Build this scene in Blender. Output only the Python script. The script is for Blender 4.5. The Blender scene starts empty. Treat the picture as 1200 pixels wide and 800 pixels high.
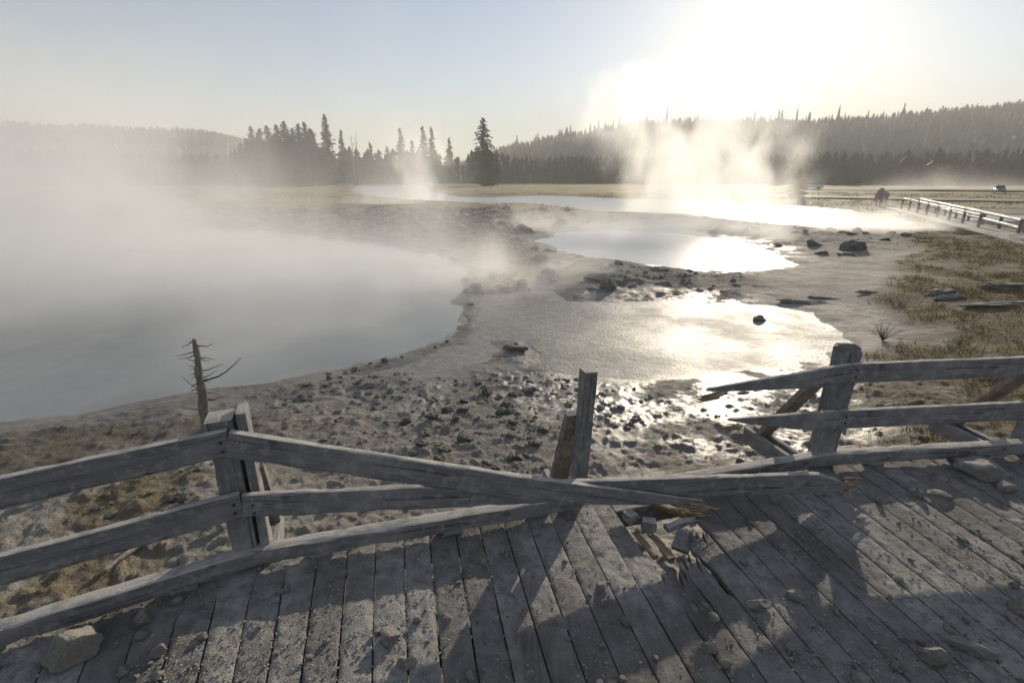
import bpy, bmesh, math, random
import numpy as np
from mathutils import Vector, Matrix, noise as mnoise

random.seed(7); rng = np.random.default_rng(11)
scene = bpy.context.scene
COL = scene.collection
R = math.radians

# ------------------------------------------------------------------ camera
F, TH, CAMZ = 578.0, R(18.45), 2.05          # focal length in photo pixels, pitch, eye height over the deck
CT, ST = math.cos(TH), math.sin(TH)
WATER = -0.95
def ray(px, py):
    a, b = (px-600)/F, (400-py)/F
    return Vector((a, CT+b*ST, -ST+b*CT))
def at(px, py, z=0.0):                          # where a photo pixel meets height z
    d = ray(px, py); t = (z-CAMZ)/d.z
    return Vector((d.x*t, d.y*t, z))
def at_y(px, py, y):
    d = ray(px, py); t = y/d.y
    return Vector((d.x*t, y, CAMZ+d.z*t))
def on_plane(px, py, A, ang):                   # where it meets the vertical plane through A along ang
    d = ray(px, py); n = Vector((-math.sin(ang), math.cos(ang), 0))
    t = (n.x*A[0]+n.y*A[1])/(n.x*d.x+n.y*d.y)
    return Vector((d.x*t, d.y*t, CAMZ+d.z*t))
cam = bpy.data.cameras.new('camera'); cam.sensor_width = 36; cam.lens = F/1200*36
cam.clip_start = 0.05; cam.clip_end = 6000
camo = bpy.data.objects.new('camera', cam); COL.objects.link(camo)
camo.location = (0, 0, CAMZ); camo.rotation_euler = (math.pi/2-TH, 0, 0)
scene.camera = camo

# ------------------------------------------------------------------ numpy noise
def _hash(ix, iy, s):
    h = (ix.astype(np.int64)*374761393 + iy.astype(np.int64)*668265263 + s*1442695041) & 0xffffffff
    h = ((h ^ (h >> 13))*1274126177) & 0xffffffff
    h = ((h ^ (h >> 16))*2246822519) & 0xffffffff
    return ((h ^ (h >> 15)) & 0xffffff)/float(0xffffff)
def vnoise(x, y, s=0):
    ix, iy = np.floor(x), np.floor(y); fx, fy = x-ix, y-iy
    fx = fx*fx*fx*(fx*(fx*6-15)+10); fy = fy*fy*fy*(fy*(fy*6-15)+10)
    a, b = _hash(ix, iy, s), _hash(ix+1, iy, s); c, d = _hash(ix, iy+1, s), _hash(ix+1, iy+1, s)
    return (a+(b-a)*fx)+((c+(d-c)*fx)-(a+(b-a)*fx))*fy
def fbm(x, y, sc, octv=4, s=0, gain=.5):
    x, y = np.asarray(x, float)*sc, np.asarray(y, float)*sc
    t, a, n = 0, 1., 0
    for o in range(octv):
        ca, sa = math.cos(o*1.1+.3), math.sin(o*1.1+.3)
        t = t+a*(vnoise(x*ca-y*sa+o*17.3, x*sa+y*ca-o*9.1, s+o)-.5)*2; n += a; a *= gain; x, y = x*2.03, y*2.03
    return t/n
def sstep(a, b, x):
    t = np.clip((x-a)/(b-a), 0, 1); return t*t*(3-2*t)

# ------------------------------------------------------------------ object helpers
def mesh_np(name, verts, faces, smooth=True):
    me = bpy.data.meshes.new(name)
    v = np.asarray(verts, np.float32); f = np.asarray(faces, np.int32)
    k = f.shape[1]
    me.vertices.add(len(v)); me.vertices.foreach_set('co', v.ravel())
    me.loops.add(f.size); me.loops.foreach_set('vertex_index', f.ravel())
    me.polygons.add(len(f)); me.polygons.foreach_set('loop_start', np.arange(0, f.size, k, dtype=np.int32))
    me.polygons.foreach_set('loop_total', np.full(len(f), k, np.int32))
    me.polygons.foreach_set('use_smooth', np.full(len(f), smooth))
    me.update(); me.validate(); return me
def link(name, data, mat=None, parent=None):
    o = bpy.data.objects.new(name, data); COL.objects.link(o)
    if mat is not None and data is not None: data.materials.append(mat)
    if parent is not None: o.parent = parent
    return o
def tag(o, label=None, cat=None, group=None, kind=None):
    if label: o['label'] = label
    if cat: o['category'] = cat
    if group: o['group'] = group
    if kind: o['kind'] = kind
    return o
def empty(name, loc, label, cat, group=None, rz=0, kind=None):
    o = bpy.data.objects.new(name, None); COL.objects.link(o)
    o.location = loc; o.rotation_euler = (0, 0, rz); o.empty_display_size = .2
    return tag(o, label, cat, group, kind)
def put(o, parent, M):                          # world matrix M under an unrotated empty
    o.parent = parent; o.matrix_basis = Matrix.Translation(-Vector(parent.location)) @ M
def copy_tree(o, parent=None):
    c = o.copy(); COL.objects.link(c); c.parent = parent
    for ch in o.children: copy_tree(ch, c)
    return c
def attr(me, name, vals):
    a = me.attributes.new(name, 'FLOAT', 'POINT'); a.data.foreach_set('value', np.asarray(vals, np.float32))

def bm_obj(name, bm, mat, parent=None, smooth=True):
    bmesh.ops.recalc_face_normals(bm, faces=bm.faces)
    me = bpy.data.meshes.new(name); bm.to_mesh(me); bm.free(); me.polygons.foreach_set('use_smooth', np.full(len(me.polygons), smooth)); return link(name, me, mat, parent)
# ------------------------------------------------------------------ materials
class NT:
    def __init__(s, name):
        s.m = bpy.data.materials.new(name); s.m.use_nodes = True; s.t = s.m.node_tree; s.t.nodes.clear()
        s.out = s.n('ShaderNodeOutputMaterial'); s.b = s.n('ShaderNodeBsdfPrincipled')
        s.l(s.b.outputs[0], s.out.inputs[0])
    def n(s, k, **kw):
        o = s.t.nodes.new(k)
        for a, v in kw.items(): setattr(o, a, v)
        return o
    def l(s, a, b): s.t.links.new(a, b)
    def set(s, **kw):
        for k, v in kw.items(): s.put(s.b.inputs[k.replace('_', ' ')], v)
    def put(s, i, v):
        if hasattr(v, 'links'): s.l(v, i)
        else: i.default_value = v if not (isinstance(v, tuple) and len(v) == 3 and i.type == 'RGBA') else v+(1,)
    def coord(s, which='Object', scale=(1, 1, 1)):
        c = s.n('ShaderNodeTexCoord'); m = s.n('ShaderNodeMapping'); s.l(c.outputs[which], m.inputs[0]); m.inputs['Scale'].default_value = scale
        return m.outputs[0]
    def noise(s, vec, scale, detail=4, rough=.55, dist=0.):
        o = s.n('ShaderNodeTexNoise'); s.l(vec, o.inputs['Vector']); o.inputs['Scale'].default_value = scale
        o.inputs['Detail'].default_value = detail; o.inputs['Roughness'].default_value = rough; o.inputs['Distortion'].default_value = dist
        return o.outputs[0]
    def voro(s, vec, scale, feature='F1'):
        o = s.n('ShaderNodeTexVoronoi'); o.feature = feature; s.l(vec, o.inputs['Vector']); o.inputs['Scale'].default_value = scale
        return o.outputs[0]
    def rng(s, x, a, b, c=0., d=1., smooth=True):
        o = s.n('ShaderNodeMapRange', interpolation_type='SMOOTHSTEP' if smooth else 'LINEAR'); s.put(o.inputs[0], x)
        for i, v in zip((1, 2, 3, 4), (a, b, c, d)): o.inputs[i].default_value = v
        return o.outputs[0]
    def mix(s, f, a, b):
        o = s.n('ShaderNodeMix', data_type='RGBA'); s.put(o.inputs[0], f); s.put(o.inputs[6], a); s.put(o.inputs[7], b); return o.outputs[2]
    def math(s, op, a, b=0.):
        o = s.n('ShaderNodeMath', operation=op); s.put(o.inputs[0], a); s.put(o.inputs[1], b); return o.outputs[0]
    def attr(s, name):
        o = s.n('ShaderNodeAttribute', attribute_name=name); return o.outputs['Fac']
    def bump(s, h, strength=.5, dist=.01, prev=None):
        o = s.n('ShaderNodeBump'); s.l(h, o.inputs['Height']); o.inputs['Strength'].default_value = strength; o.inputs['Distance'].default_value = dist
        if prev is not None: s.l(prev, o.inputs['Normal'])
        return o.outputs[0]
    def upness(s):
        g = s.n('ShaderNodeNewGeometry'); x = s.n('ShaderNodeSeparateXYZ'); s.l(g.outputs['Normal'], x.inputs[0]); return x.outputs[2]
    def obrand(s):
        return s.n('ShaderNodeObjectInfo').outputs['Random']

def mat_wood(name, base, dark, dust=(.46, .44, .405), orange=0.):
    t = NT(name); v = t.coord('Object', (3, 40, 40)); w = t.coord('Object')
    g = t.noise(v, 1.6, 6, .65, .6); big = t.noise(w, 2.3, 4); fine = t.noise(w, 60, 3)
    c = t.mix(t.rng(g, .3, .7), dark, base)
    c = t.mix(t.rng(big, .42, .7, 0, .55), c, tuple(x*1.25 for x in base))
    # vertical drips of dried mud: noise stretched along z
    d = t.noise(t.coord('Object', (26, 26, 2.2)), 1., 3)
    c = t.mix(t.math('MULTIPLY', t.rng(d, .6, .75), t.rng(big, .4, .6, 0, .6)), c, (.29, .277, .262))
    if orange: c = t.mix(t.math('MULTIPLY', t.rng(t.noise(w, 2.1, 3), .42, .62), orange), c, (.36, .17, .05))
    crk = t.noise(t.coord('Object', (1.4, 55, 55)), 1., 3, .6, 1.2); ck = t.rng(crk, .60, .66)
    c = t.mix(t.math('MULTIPLY', ck, .75), c, tuple(x*.35 for x in dark))
    kn = t.rng(t.voro(t.coord('Object', (5, 9, 9)), 1.), .10, .17, 1, 0); c = t.mix(t.math('MULTIPLY', kn, .7), c, tuple(x*.5 for x in dark))
    mp = t.rng(t.noise(w, 18, 5, .7), .50, .66); c = t.mix(t.math('MULTIPLY', mp, .6), c, (.33, .325, .315))
    up = t.math('MULTIPLY', t.rng(t.upness(), .55, .9), t.rng(t.noise(w, 9, 4), .3, .55, .35, 1))
    c = t.mix(up, c, dust)
    t.set(Base_Color=c, Roughness=.88, Specular_IOR_Level=.25)
    h = t.math('SUBTRACT', t.math('ADD', t.math('MULTIPLY', g, .7), t.math('MULTIPLY', fine, .5)), t.math('MULTIPLY', ck, .8))
    t.set(Normal=t.bump(h, .8, .008)); return t.m
M_wood = mat_wood('weathered wood', (.215, .217, .22), (.125, .125, .125))
M_brace = mat_wood('stained wood', (.21, .193, .17), (.125, .112, .095), orange=.14)
def mat_wood2(*a, **k):
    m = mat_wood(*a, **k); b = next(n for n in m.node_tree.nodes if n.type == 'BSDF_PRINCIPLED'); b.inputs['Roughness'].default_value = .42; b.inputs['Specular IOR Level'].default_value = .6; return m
def mat_splinter():
    t = NT('broken wood'); g = t.noise(t.coord('Object', (2, 30, 30)), 2, 5, .6, .5)
    t.set(Base_Color=t.mix(t.rng(g, .3, .7), (.17, .12, .065), (.32, .255, .165)), Roughness=.8, Normal=t.bump(g, .6, .006)); return t.m
M_splinter = mat_splinter()
def mat_deck():
    t = NT('muddy boards'); w = t.coord('Object'); mud = t.attr('mud'); tone = t.attr('tone')
    g = t.noise(t.coord('Object', (45, 5, 45)), 1., 5, .6, .3)
    wood = t.mix(t.rng(g, .3, .7), (.15, .14, .128), (.24, .222, .2))
    n1 = t.noise(w, 14, 6, .68); n2 = t.noise(w, 3.1, 4); n3 = t.noise(w, 130, 3, .7)
    mudc = t.mix(t.rng(n1, .32, .68), (.30, .29, .278), (.52, .503, .472))
    mudc = t.mix(t.rng(n2, .45, .7, 0, .5), mudc, (.36, .348, .328))
    mudc = t.mix(t.rng(n3, .56, .7, 0, .6), mudc, (.50, .475, .43))
    mudc = t.mix(t.rng(n3, .30, .42, .55, 0), mudc, (.15, .138, .124))
    c = t.mix(t.math('MULTIPLY', mud, t.rng(n1, .3, .5, .5, 1)), wood, mudc)
    t.set(Base_Color=t.mix(t.math('MULTIPLY', tone, .5), c, (.10, .093, .085)), Roughness=.92, Specular_IOR_Level=.2)
    h = t.math('ADD', t.math('MULTIPLY', n1, .9), t.math('MULTIPLY', n3, .55))
    t.set(Normal=t.bump(h, 1., .022)); return t.m
M_deck = mat_deck()
def mat_rock(name, a, b, rough=.85, bump=.8, scale=9):
    t = NT(name); w = t.coord('Object'); n = t.noise(w, scale, 6, .62); n2 = t.noise(w, scale*5, 4, .6); r = t.obrand()
    c = t.mix(t.rng(n, .3, .7), a, b); c = t.mix(t.math('MULTIPLY', r, .45), c, tuple(x*.6 for x in a))
    up = t.math('MULTIPLY', t.rng(t.upness(), .5, .95), t.rng(n2, .4, .6, .2, .7)); c = t.mix(up, c, tuple(min(.45, x*1.3) for x in b))
    t.set(Base_Color=c, Roughness=rough, Specular_IOR_Level=.3, Normal=t.bump(t.math('ADD', n, t.math('MULTIPLY', n2, .35)), bump, .02)); return t.m
M_stone = mat_rock('pale sinter stone', (.22, .20, .175), (.36, .335, .30))
M_clod = mat_rock('dark wet clod', (.08, .073, .064), (.18, .164, .142), .75, .9, 14)
M_slab = mat_rock('grey sinter slab', (.12, .112, .10), (.26, .242, .215), .8, 1., 7)

def mat_ground():
    t = NT('thermal mud'); g = t.n('ShaderNodeNewGeometry').outputs['Position']
    wet, grs, rub, mead, pal = t.attr('wet'), t.attr('grass'), t.attr('rubble'), t.attr('meadow'), t.attr('pale')
    n1 = t.noise(g, 1.1, 6, .6); n2 = t.noise(g, 9, 6, .68); n3 = t.noise(g, 55, 4, .65); n0 = t.noise(g, .12, 5, .6)
    c = t.mix(t.rng(n2, .3, .7), (.20, .184, .158), (.34, .313, .27))
    c = t.mix(t.rng(n1, .45, .7, 0, .7), c, (.37, .348, .305))
    c = t.mix(t.rng(n3, .58, .72, 0, .6), c, (.36, .34, .30))
    c = t.mix(t.math('MULTIPLY', pal, t.rng(n1, .35, .6, .4, .95)), c, (.46, .425, .365))
    dk = t.mix(t.rng(n2, .35, .65), (.075, .068, .06), (.175, .16, .14))
    c = t.mix(t.math('MULTIPLY', rub, t.rng(n1, .3, .55, .5, 1)), c, dk)
    sc = t.mix(t.rng(n2, .3, .7), (.075, .06, .044), (.165, .138, .10)); c = t.mix(t.math('MULTIPLY', t.attr('soil'), t.rng(n1, .36, .56, .35, .95)), c, sc)
    gc = t.mix(t.rng(n2, .35, .65), (.10, .08, .036), (.24, .19, .08)); gc = t.mix(t.rng(n1, .42, .62), gc, (.12, .078, .045))
    c = t.mix(t.math('MULTIPLY', grs, t.rng(t.math('ADD', n2, t.math('MULTIPLY', n1, .6)), .48, .8)), c, gc)
    mc = t.mix(t.rng(n0, .38, .62), (.22, .175, .07), (.36, .285, .12)); mc = t.mix(t.rng(t.noise(g, .35, 5), .45, .62), mc, (.15, .14, .055))
    c = t.mix(mead, c, mc)
    wn = t.rng(t.math('ADD', n1, t.math('MULTIPLY', n2, .35)), .52, .74)
    film = t.math('MULTIPLY', wet, wn)
    c = t.mix(t.math('MULTIPLY', film, .55), c, (.075, .07, .062))
    t.set(Base_Color=c, Roughness=t.rng(film, 0, .8, .9, .44), Specular_IOR_Level=t.rng(film, 0, 1, .2, .5))
    h = t.math('ADD', t.math('MULTIPLY', n2, 1.), t.math('MULTIPLY', n3, .28))
    b = t.n('ShaderNodeBump'); t.l(h, b.inputs['Height']); b.inputs['Distance'].default_value = .07
    t.l(t.math('MULTIPLY', t.rng(film, .1, .9, .85, .25), t.rng(mead, 0, 1, 1, .3)), b.inputs['Strength'])
    t.set(Normal=b.outputs[0]); return t.m
M_ground = mat_ground()
def mat_water(name, col, rough, bump, scale, col2=None, dist=.02, spec=.5):
    t = NT(name); g = t.n('ShaderNodeNewGeometry').outputs['Position']; n = t.noise(g, scale, 4, .55)
    c = t.mix(t.rng(t.noise(g, .35, 5), .35, .65), col, col2 or col)
    t.set(Base_Color=c, Roughness=rough, Specular_IOR_Level=spec, IOR=1.33, Normal=t.bump(n, bump, dist)); return t.m
M_pool = mat_water('milky pool water', (.27, .29, .285), .12, .35, 1.6, (.36, .375, .36))
M_bright = mat_water('pale pool water', (.68, .70, .67), .32, .10, 2.5)
M_river = mat_water('river water', (.46, .47, .455), .34, .2, 1.2)
def mat_flat():
    t = NT('wet silt flat'); g = t.n('ShaderNodeNewGeometry').outputs['Position']
    n1 = t.noise(g, .8, 5, .6); n2 = t.noise(g, 22, 4, .7); n3 = t.noise(g, 6, 5, .65)
    c = t.mix(t.rng(n3, .35, .7), (.24, .226, .20), (.36, .34, .305)); c = t.mix(t.rng(n2, .55, .7, 0, .6), c, (.40, .385, .345))
    t.set(Base_Color=c, Roughness=t.rng(n1, .35, .7, .46, .66), Specular_IOR_Level=.5)
    t.set(Normal=t.bump(t.math('ADD', n2, t.math('MULTIPLY', n3, .8)), .8, .025)); return t.m
M_flat = mat_flat()
def mat_leaf(name, a, b, scale=.6):
    t = NT(name); g = t.n('ShaderNodeNewGeometry').outputs['Position']; r = t.obrand(); n = t.noise(g, scale, 3)
    c = t.mix(t.rng(n, .35, .65), a, b); c = t.mix(t.math('MULTIPLY', r, .4), c, tuple(x*.7 for x in a))
    t.set(Base_Color=c, Roughness=.75, Specular_IOR_Level=.15)
    t.b.inputs['Subsurface Weight'].default_value = 0
    return t.m
M_pine = mat_leaf('pine needles', (.030, .038, .018), (.055, .062, .028))
M_forest = mat_leaf('forest needles', (.030, .038, .018), (.068, .072, .034), .05)
M_bark = mat_rock('bark', (.07, .055, .045), (.14, .115, .095), .9, .6, 6)
M_snag = mat_rock('bare grey wood', (.15, .135, .12), (.30, .275, .245), .8, .6, 22)
M_grass = mat_leaf('dry grass', (.30, .235, .09), (.19, .165, .07), 2.)
M_shrub = mat_leaf('dead brush', (.09, .075, .06), (.14, .12, .10), 3.)

# ------------------------------------------------------------------ pools and river (outlines on the water plane)
def poly(pts, z=WATER): return np.array([tuple(at(x, y, z))[:2] for x, y in pts])
PO_big = poly([(-520, 560), (-200, 520), (0, 490), (100, 478), (200, 463), (300, 447), (400, 433), (470, 416), (530, 396), (553, 378), (546, 358), (536, 338), (548, 318),
               (512, 297), (452, 285), (400, 279), (330, 270), (250, 264), (100, 262), (-200, 262), (-700, 270), (-900, 420)])
PO_flat = poly([(560, 345), (610, 343), (650, 339), (668, 352), (720, 352), (800, 354), (900, 357), (955, 366), (985, 388), (990, 408), (960, 424), (900, 434), (820, 442),
                (740, 446), (690, 441), (645, 428), (628, 412), (612, 400), (590, 402), (574, 424), (530, 434), (470, 436), (420, 440), (480, 423), (530, 404), (556, 384), (556, 368)])
PO_bright = poly([(628, 281), (660, 273), (720, 270), (800, 274), (870, 282), (915, 296), (932, 310), (900, 317), (830, 318), (740, 307), (690, 300), (650, 291)])
PO_river = poly([(412, 224), (440, 231), (480, 236), (560, 239), (640, 241), (700, 247), (800, 251), (880, 259), (960, 267), (1040, 266), (1080, 260), (1200, 262), (1500, 275), (1500, 262), (1200, 252),
                 (1060, 250), (1000, 249), (950, 243), (880, 239), (800, 235), (700, 231.5), (640, 229), (580, 231), (540, 231), (505, 225), (495, 216.5), (450, 216), (418, 217.5)])
POOLS = [PO_big, PO_flat, PO_bright, PO_river]
def sdf(x, y, P):
    d2 = np.full(x.shape, 1e18); ins = np.zeros(x.shape, bool)
    for i in range(len(P)):
        a, b = P[i], P[(i+1) % len(P)]; e = b-a; wx, wy = x-a[0], y-a[1]
        t = np.clip((wx*e[0]+wy*e[1])/(e@e), 0, 1)
        d2 = np.minimum(d2, (wx-e[0]*t)**2+(wy-e[1]*t)**2)
        c = (a[1] > y) != (b[1] > y)
        with np.errstate(divide='ignore', invalid='ignore'):
            ins ^= c & (x < (b[0]-a[0])*(y-a[1])/(b[1]-a[1]+1e-12)+a[0])
    return np.where(ins, -1, 1)*np.sqrt(d2)
# skyline of the hills: photo column, row of the bare ridge
SKY = [(-900, 146), (-300, 142), (0, 143), (100, 145), (200, 152), (255, 157), (300, 170), (345, 188), (400, 199), (455, 200), (530, 196), (560, 184), (590, 170), (620, 166),
       (680, 155), (750, 144), (850, 141), (950, 140), (1050, 138), (1100, 132), (1200, 121), (1400, 106), (2200, 100)]
_az, _el = [], []
for px_, py_ in SKY:
    d = ray(px_, py_); _az.append(math.atan2(d.x, d.y)); _el.append(d.z/math.hypot(d.x, d.y))
FOOT, RIDGE = 225., 640.
def ridge_h(az): return np.interp(az, _az, _el)*RIDGE
def height(x, y, full=False, pal_=False):
    x, y = np.asarray(x, float), np.asarray(y, float)
    r = np.hypot(x, y); az = np.arctan2(x, y)
    wob = fbm(x, y, .55, 4, 3)*.32+fbm(x, y, 2.6, 3, 5)*.10
    wob = wob*np.clip(.45+r/18, .45, 2.2)
    ds = [sdf(x, y, P) for P in POOLS]
    ds[1] = ds[1]; d = np.minimum.reduce(ds)+wob
    isf = ds[1] <= np.minimum(np.minimum(ds[0], ds[2]), ds[3]); shal = np.where(isf, .035, .45)
    rub_n = fbm(x, y, .32, 3, 21)
    # near bank, island of rubble, right-hand grass bank
    near = np.exp(-(np.hypot(x-.5, y-1.5)/4.6)**4)
    right = sstep(-.3, 1.3, x-.80*y+.3+1.3*fbm(x, y, .35, 3, 8))*sstep(46., 36., y)
    pale = sstep(.42, .55, x/np.maximum(y, 1))*sstep(7, 8.5, y)*sstep(24, 17, y)
    island = sstep(.1, 1.8, d)*sstep(9.5, 12, y+.15*x)*sstep(75, 50, y)*(1-.9*pale)*(1-.7*right)
    lowf = 1-.75*sstep(22, 42, y)
    mead = sstep(38, 60, y-.55*np.abs(x-10)*0+fbm(x, y, .08, 3, 31)*8)*sstep(.2, 1.2, d)
    land = WATER+np.clip(d*.09, 0, .03)+np.clip(d, 0, 9)*.042*(1-.7*sstep(14, 40, y))
    land = land+near*.12*sstep(0, 1.5, d)+right*.10
    land = land+island*lowf*(.05+.12*np.abs(rub_n)+.14*np.clip(fbm(x, y, .9, 4, 41), 0, 1))
    bump = fbm(x, y, 1.4, 3, 51)*.045+fbm(x, y, 5., 4, 61, .62)*.027+np.clip(fbm(x, y, 9., 3, 67)-.1, 0, 1)*.05*sstep(13, 8, r)
    rb = np.clip(fbm(x, y, 3.2, 4, 71, .6)-.16, 0, 1)*.13
    amp = sstep(-.1, .9, d)*(1-mead*.6)
    rocky = island*sstep(.12, -.06, x/np.maximum(y, 1)+.10*rub_n)*sstep(62, 48, y)*sstep(11, 15, y)
    land = land+rocky*(np.clip(fbm(x, y, 1.1, 5, 43, .62)+.1, 0, 1)*.26+fbm(x, y, 3.5, 3, 47)*.05)
    land = land+amp*(1-.5*sstep(25, 45, y))*(bump*(1-.4*pale)+rb*(.3+.7*np.maximum(island, near*.5))*(1-.7*pale))
    z = np.where(d > 0, land, WATER-np.minimum(shal, -d*np.where(isf, .05, .16))+fbm(x, y, 4, 2, 9)*.006+np.where(isf, fbm(x, y, 1.3, 4, 13)*.012, 0))
    z = z+mead*(.12+fbm(x, y, .05, 3, 91)*.25)
    tt = np.clip((r-FOOT)/(RIDGE-FOOT), 0, 1.0); up = tt*tt*(1.6-.6*tt)
    back = np.clip((r-RIDGE)/500, 0, 1)
    hz = np.maximum(ridge_h(az), 0)*up*(1-.5*back*back)+up*fbm(x, y, .012, 4, 101)*7
    z = z+hz
    z = np.where(np.hypot(x, y+.3) < 1.6, np.minimum(z, -.62), z)
    if not full: return z
    wet = np.clip(sstep(3.2, .1, d)*.9+sstep(-2, 3, x)*sstep(8, 4.5, y)*.62, 0, 1)*(1-mead)*(1-right*.85)
    grs = np.clip(right*sstep(-.25, .2, fbm(x, y, .8, 4, 111)+.22)+sstep(-1.2, -3.2, x)*sstep(.25, .9, d)*sstep(7.5, 5, y)*.75*sstep(-.1, .3, fbm(x, y, 1.1, 3, 113)), 0, 1)
    rubm = np.clip(rocky*.75+island*(.35+.7*rub_n)+sstep(.0, .3, rb*6-.05)*.4*amp, 0, 1)
    wet = wet*(1-.6*island)
    if pal_: return z, wet*(1-.7*pale), grs, rubm, mead*sstep(0, .6, d), pale*(1-right), right*sstep(.1, .8, d)*(1-mead)
    return z, wet, grs, rubm, mead*sstep(0, .6, d)

def build_ground():
    A = R(66); th = np.concatenate([np.linspace(-math.pi, -A, 70, endpoint=False), np.linspace(-A, A, 760), np.linspace(A, math.pi, 70)[1:-1]])
    rr = [0.6]
    while rr[-1] < 1500:
        r_ = rr[-1]; rr.append(r_+max(.012, r_*(.0052 if r_ < 22 else .009 if r_ < 80 else .02)))
    rr = np.array(rr); na, nr = len(th), len(rr)
    x = (rr[:, None]*np.sin(th)[None]).ravel(); y = (rr[:, None]*np.cos(th)[None]).ravel()
    z, wet, grs, rub, mead, pal, soil = height(x, y, True, True)
    i = np.arange(nr-1)[:, None]*na; j = np.arange(na)[None]; k = (j+1) % na
    f = np.stack([(i+j), (i+na+j), (i+na+k), (i+k)], -1).reshape(-1, 4)
    v = np.stack([x, y, z], -1); v = np.vstack([v, [[0, 0, -.65]]])
    me = mesh_np('ground', v, f)
    bm = bmesh.new(); bm.from_mesh(me); bm.verts.ensure_lookup_table(); c = bm.verts[len(v)-1]
    for q in range(na): bm.faces.new((c, bm.verts[q], bm.verts[(q+1) % na]))
    bm.to_mesh(me); bm.free()
    for nm, a in (('wet', wet), ('grass', grs), ('rubble', rub), ('meadow', mead), ('pale', pal), ('soil', soil)): attr(me, nm, np.append(a, 0))
    o = link('ground', me, M_ground); tag(o, 'grey thermal mud flats rising to meadow and hills', 'ground', kind='structure')
build_ground()
def gz(x, y): return float(height(np.array([x]), np.array([y]))[0])

def water_sheet(name, P, mat, z, label, grow=.5, cell=.3):
    lo, hi = P.min(0)-grow-cell, P.max(0)+grow+cell
    lo[0] = max(lo[0], -130); hi[0] = min(hi[0], 160)
    nx, ny = int((hi[0]-lo[0])/cell)+2, int((hi[1]-lo[1])/cell)+2
    gx, gy = np.meshgrid(lo[0]+np.arange(nx)*cell, lo[1]+np.arange(ny)*cell, indexing='ij')
    ins = sdf((gx[:-1, :-1]+cell/2).ravel(), (gy[:-1, :-1]+cell/2).ravel(), P).reshape(nx-1, ny-1) < grow
    k = np.arange(nx*ny).reshape(nx, ny); f = np.stack([k[:-1, :-1], k[1:, :-1], k[1:, 1:], k[:-1, 1:]], -1)[ins]
    used, inv = np.unique(f.ravel(), return_inverse=True); v = np.stack([gx.ravel(), gy.ravel(), np.full(nx*ny, z)], -1)[used]
    o = link(name, mesh_np(name, v, inv.reshape(-1, 4)), mat); return tag(o, label, 'water', kind='structure')
water_sheet('pool_water', PO_big, M_pool, WATER-.006, 'wide milky steaming pool on the left', .35, .2)
water_sheet('silt_flat_water', PO_flat, M_flat, WATER-.002, 'shallow glittering silt flat beyond the broken fence', .3, .12)
water_sheet('pale_pool_water', PO_bright, M_bright, WATER-.004, 'pale bright pool in the middle distance', .7, .25)
water_sheet('river_water', PO_river, M_river, WATER-.008, 'river bending past the meadow', .8, .5)

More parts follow.
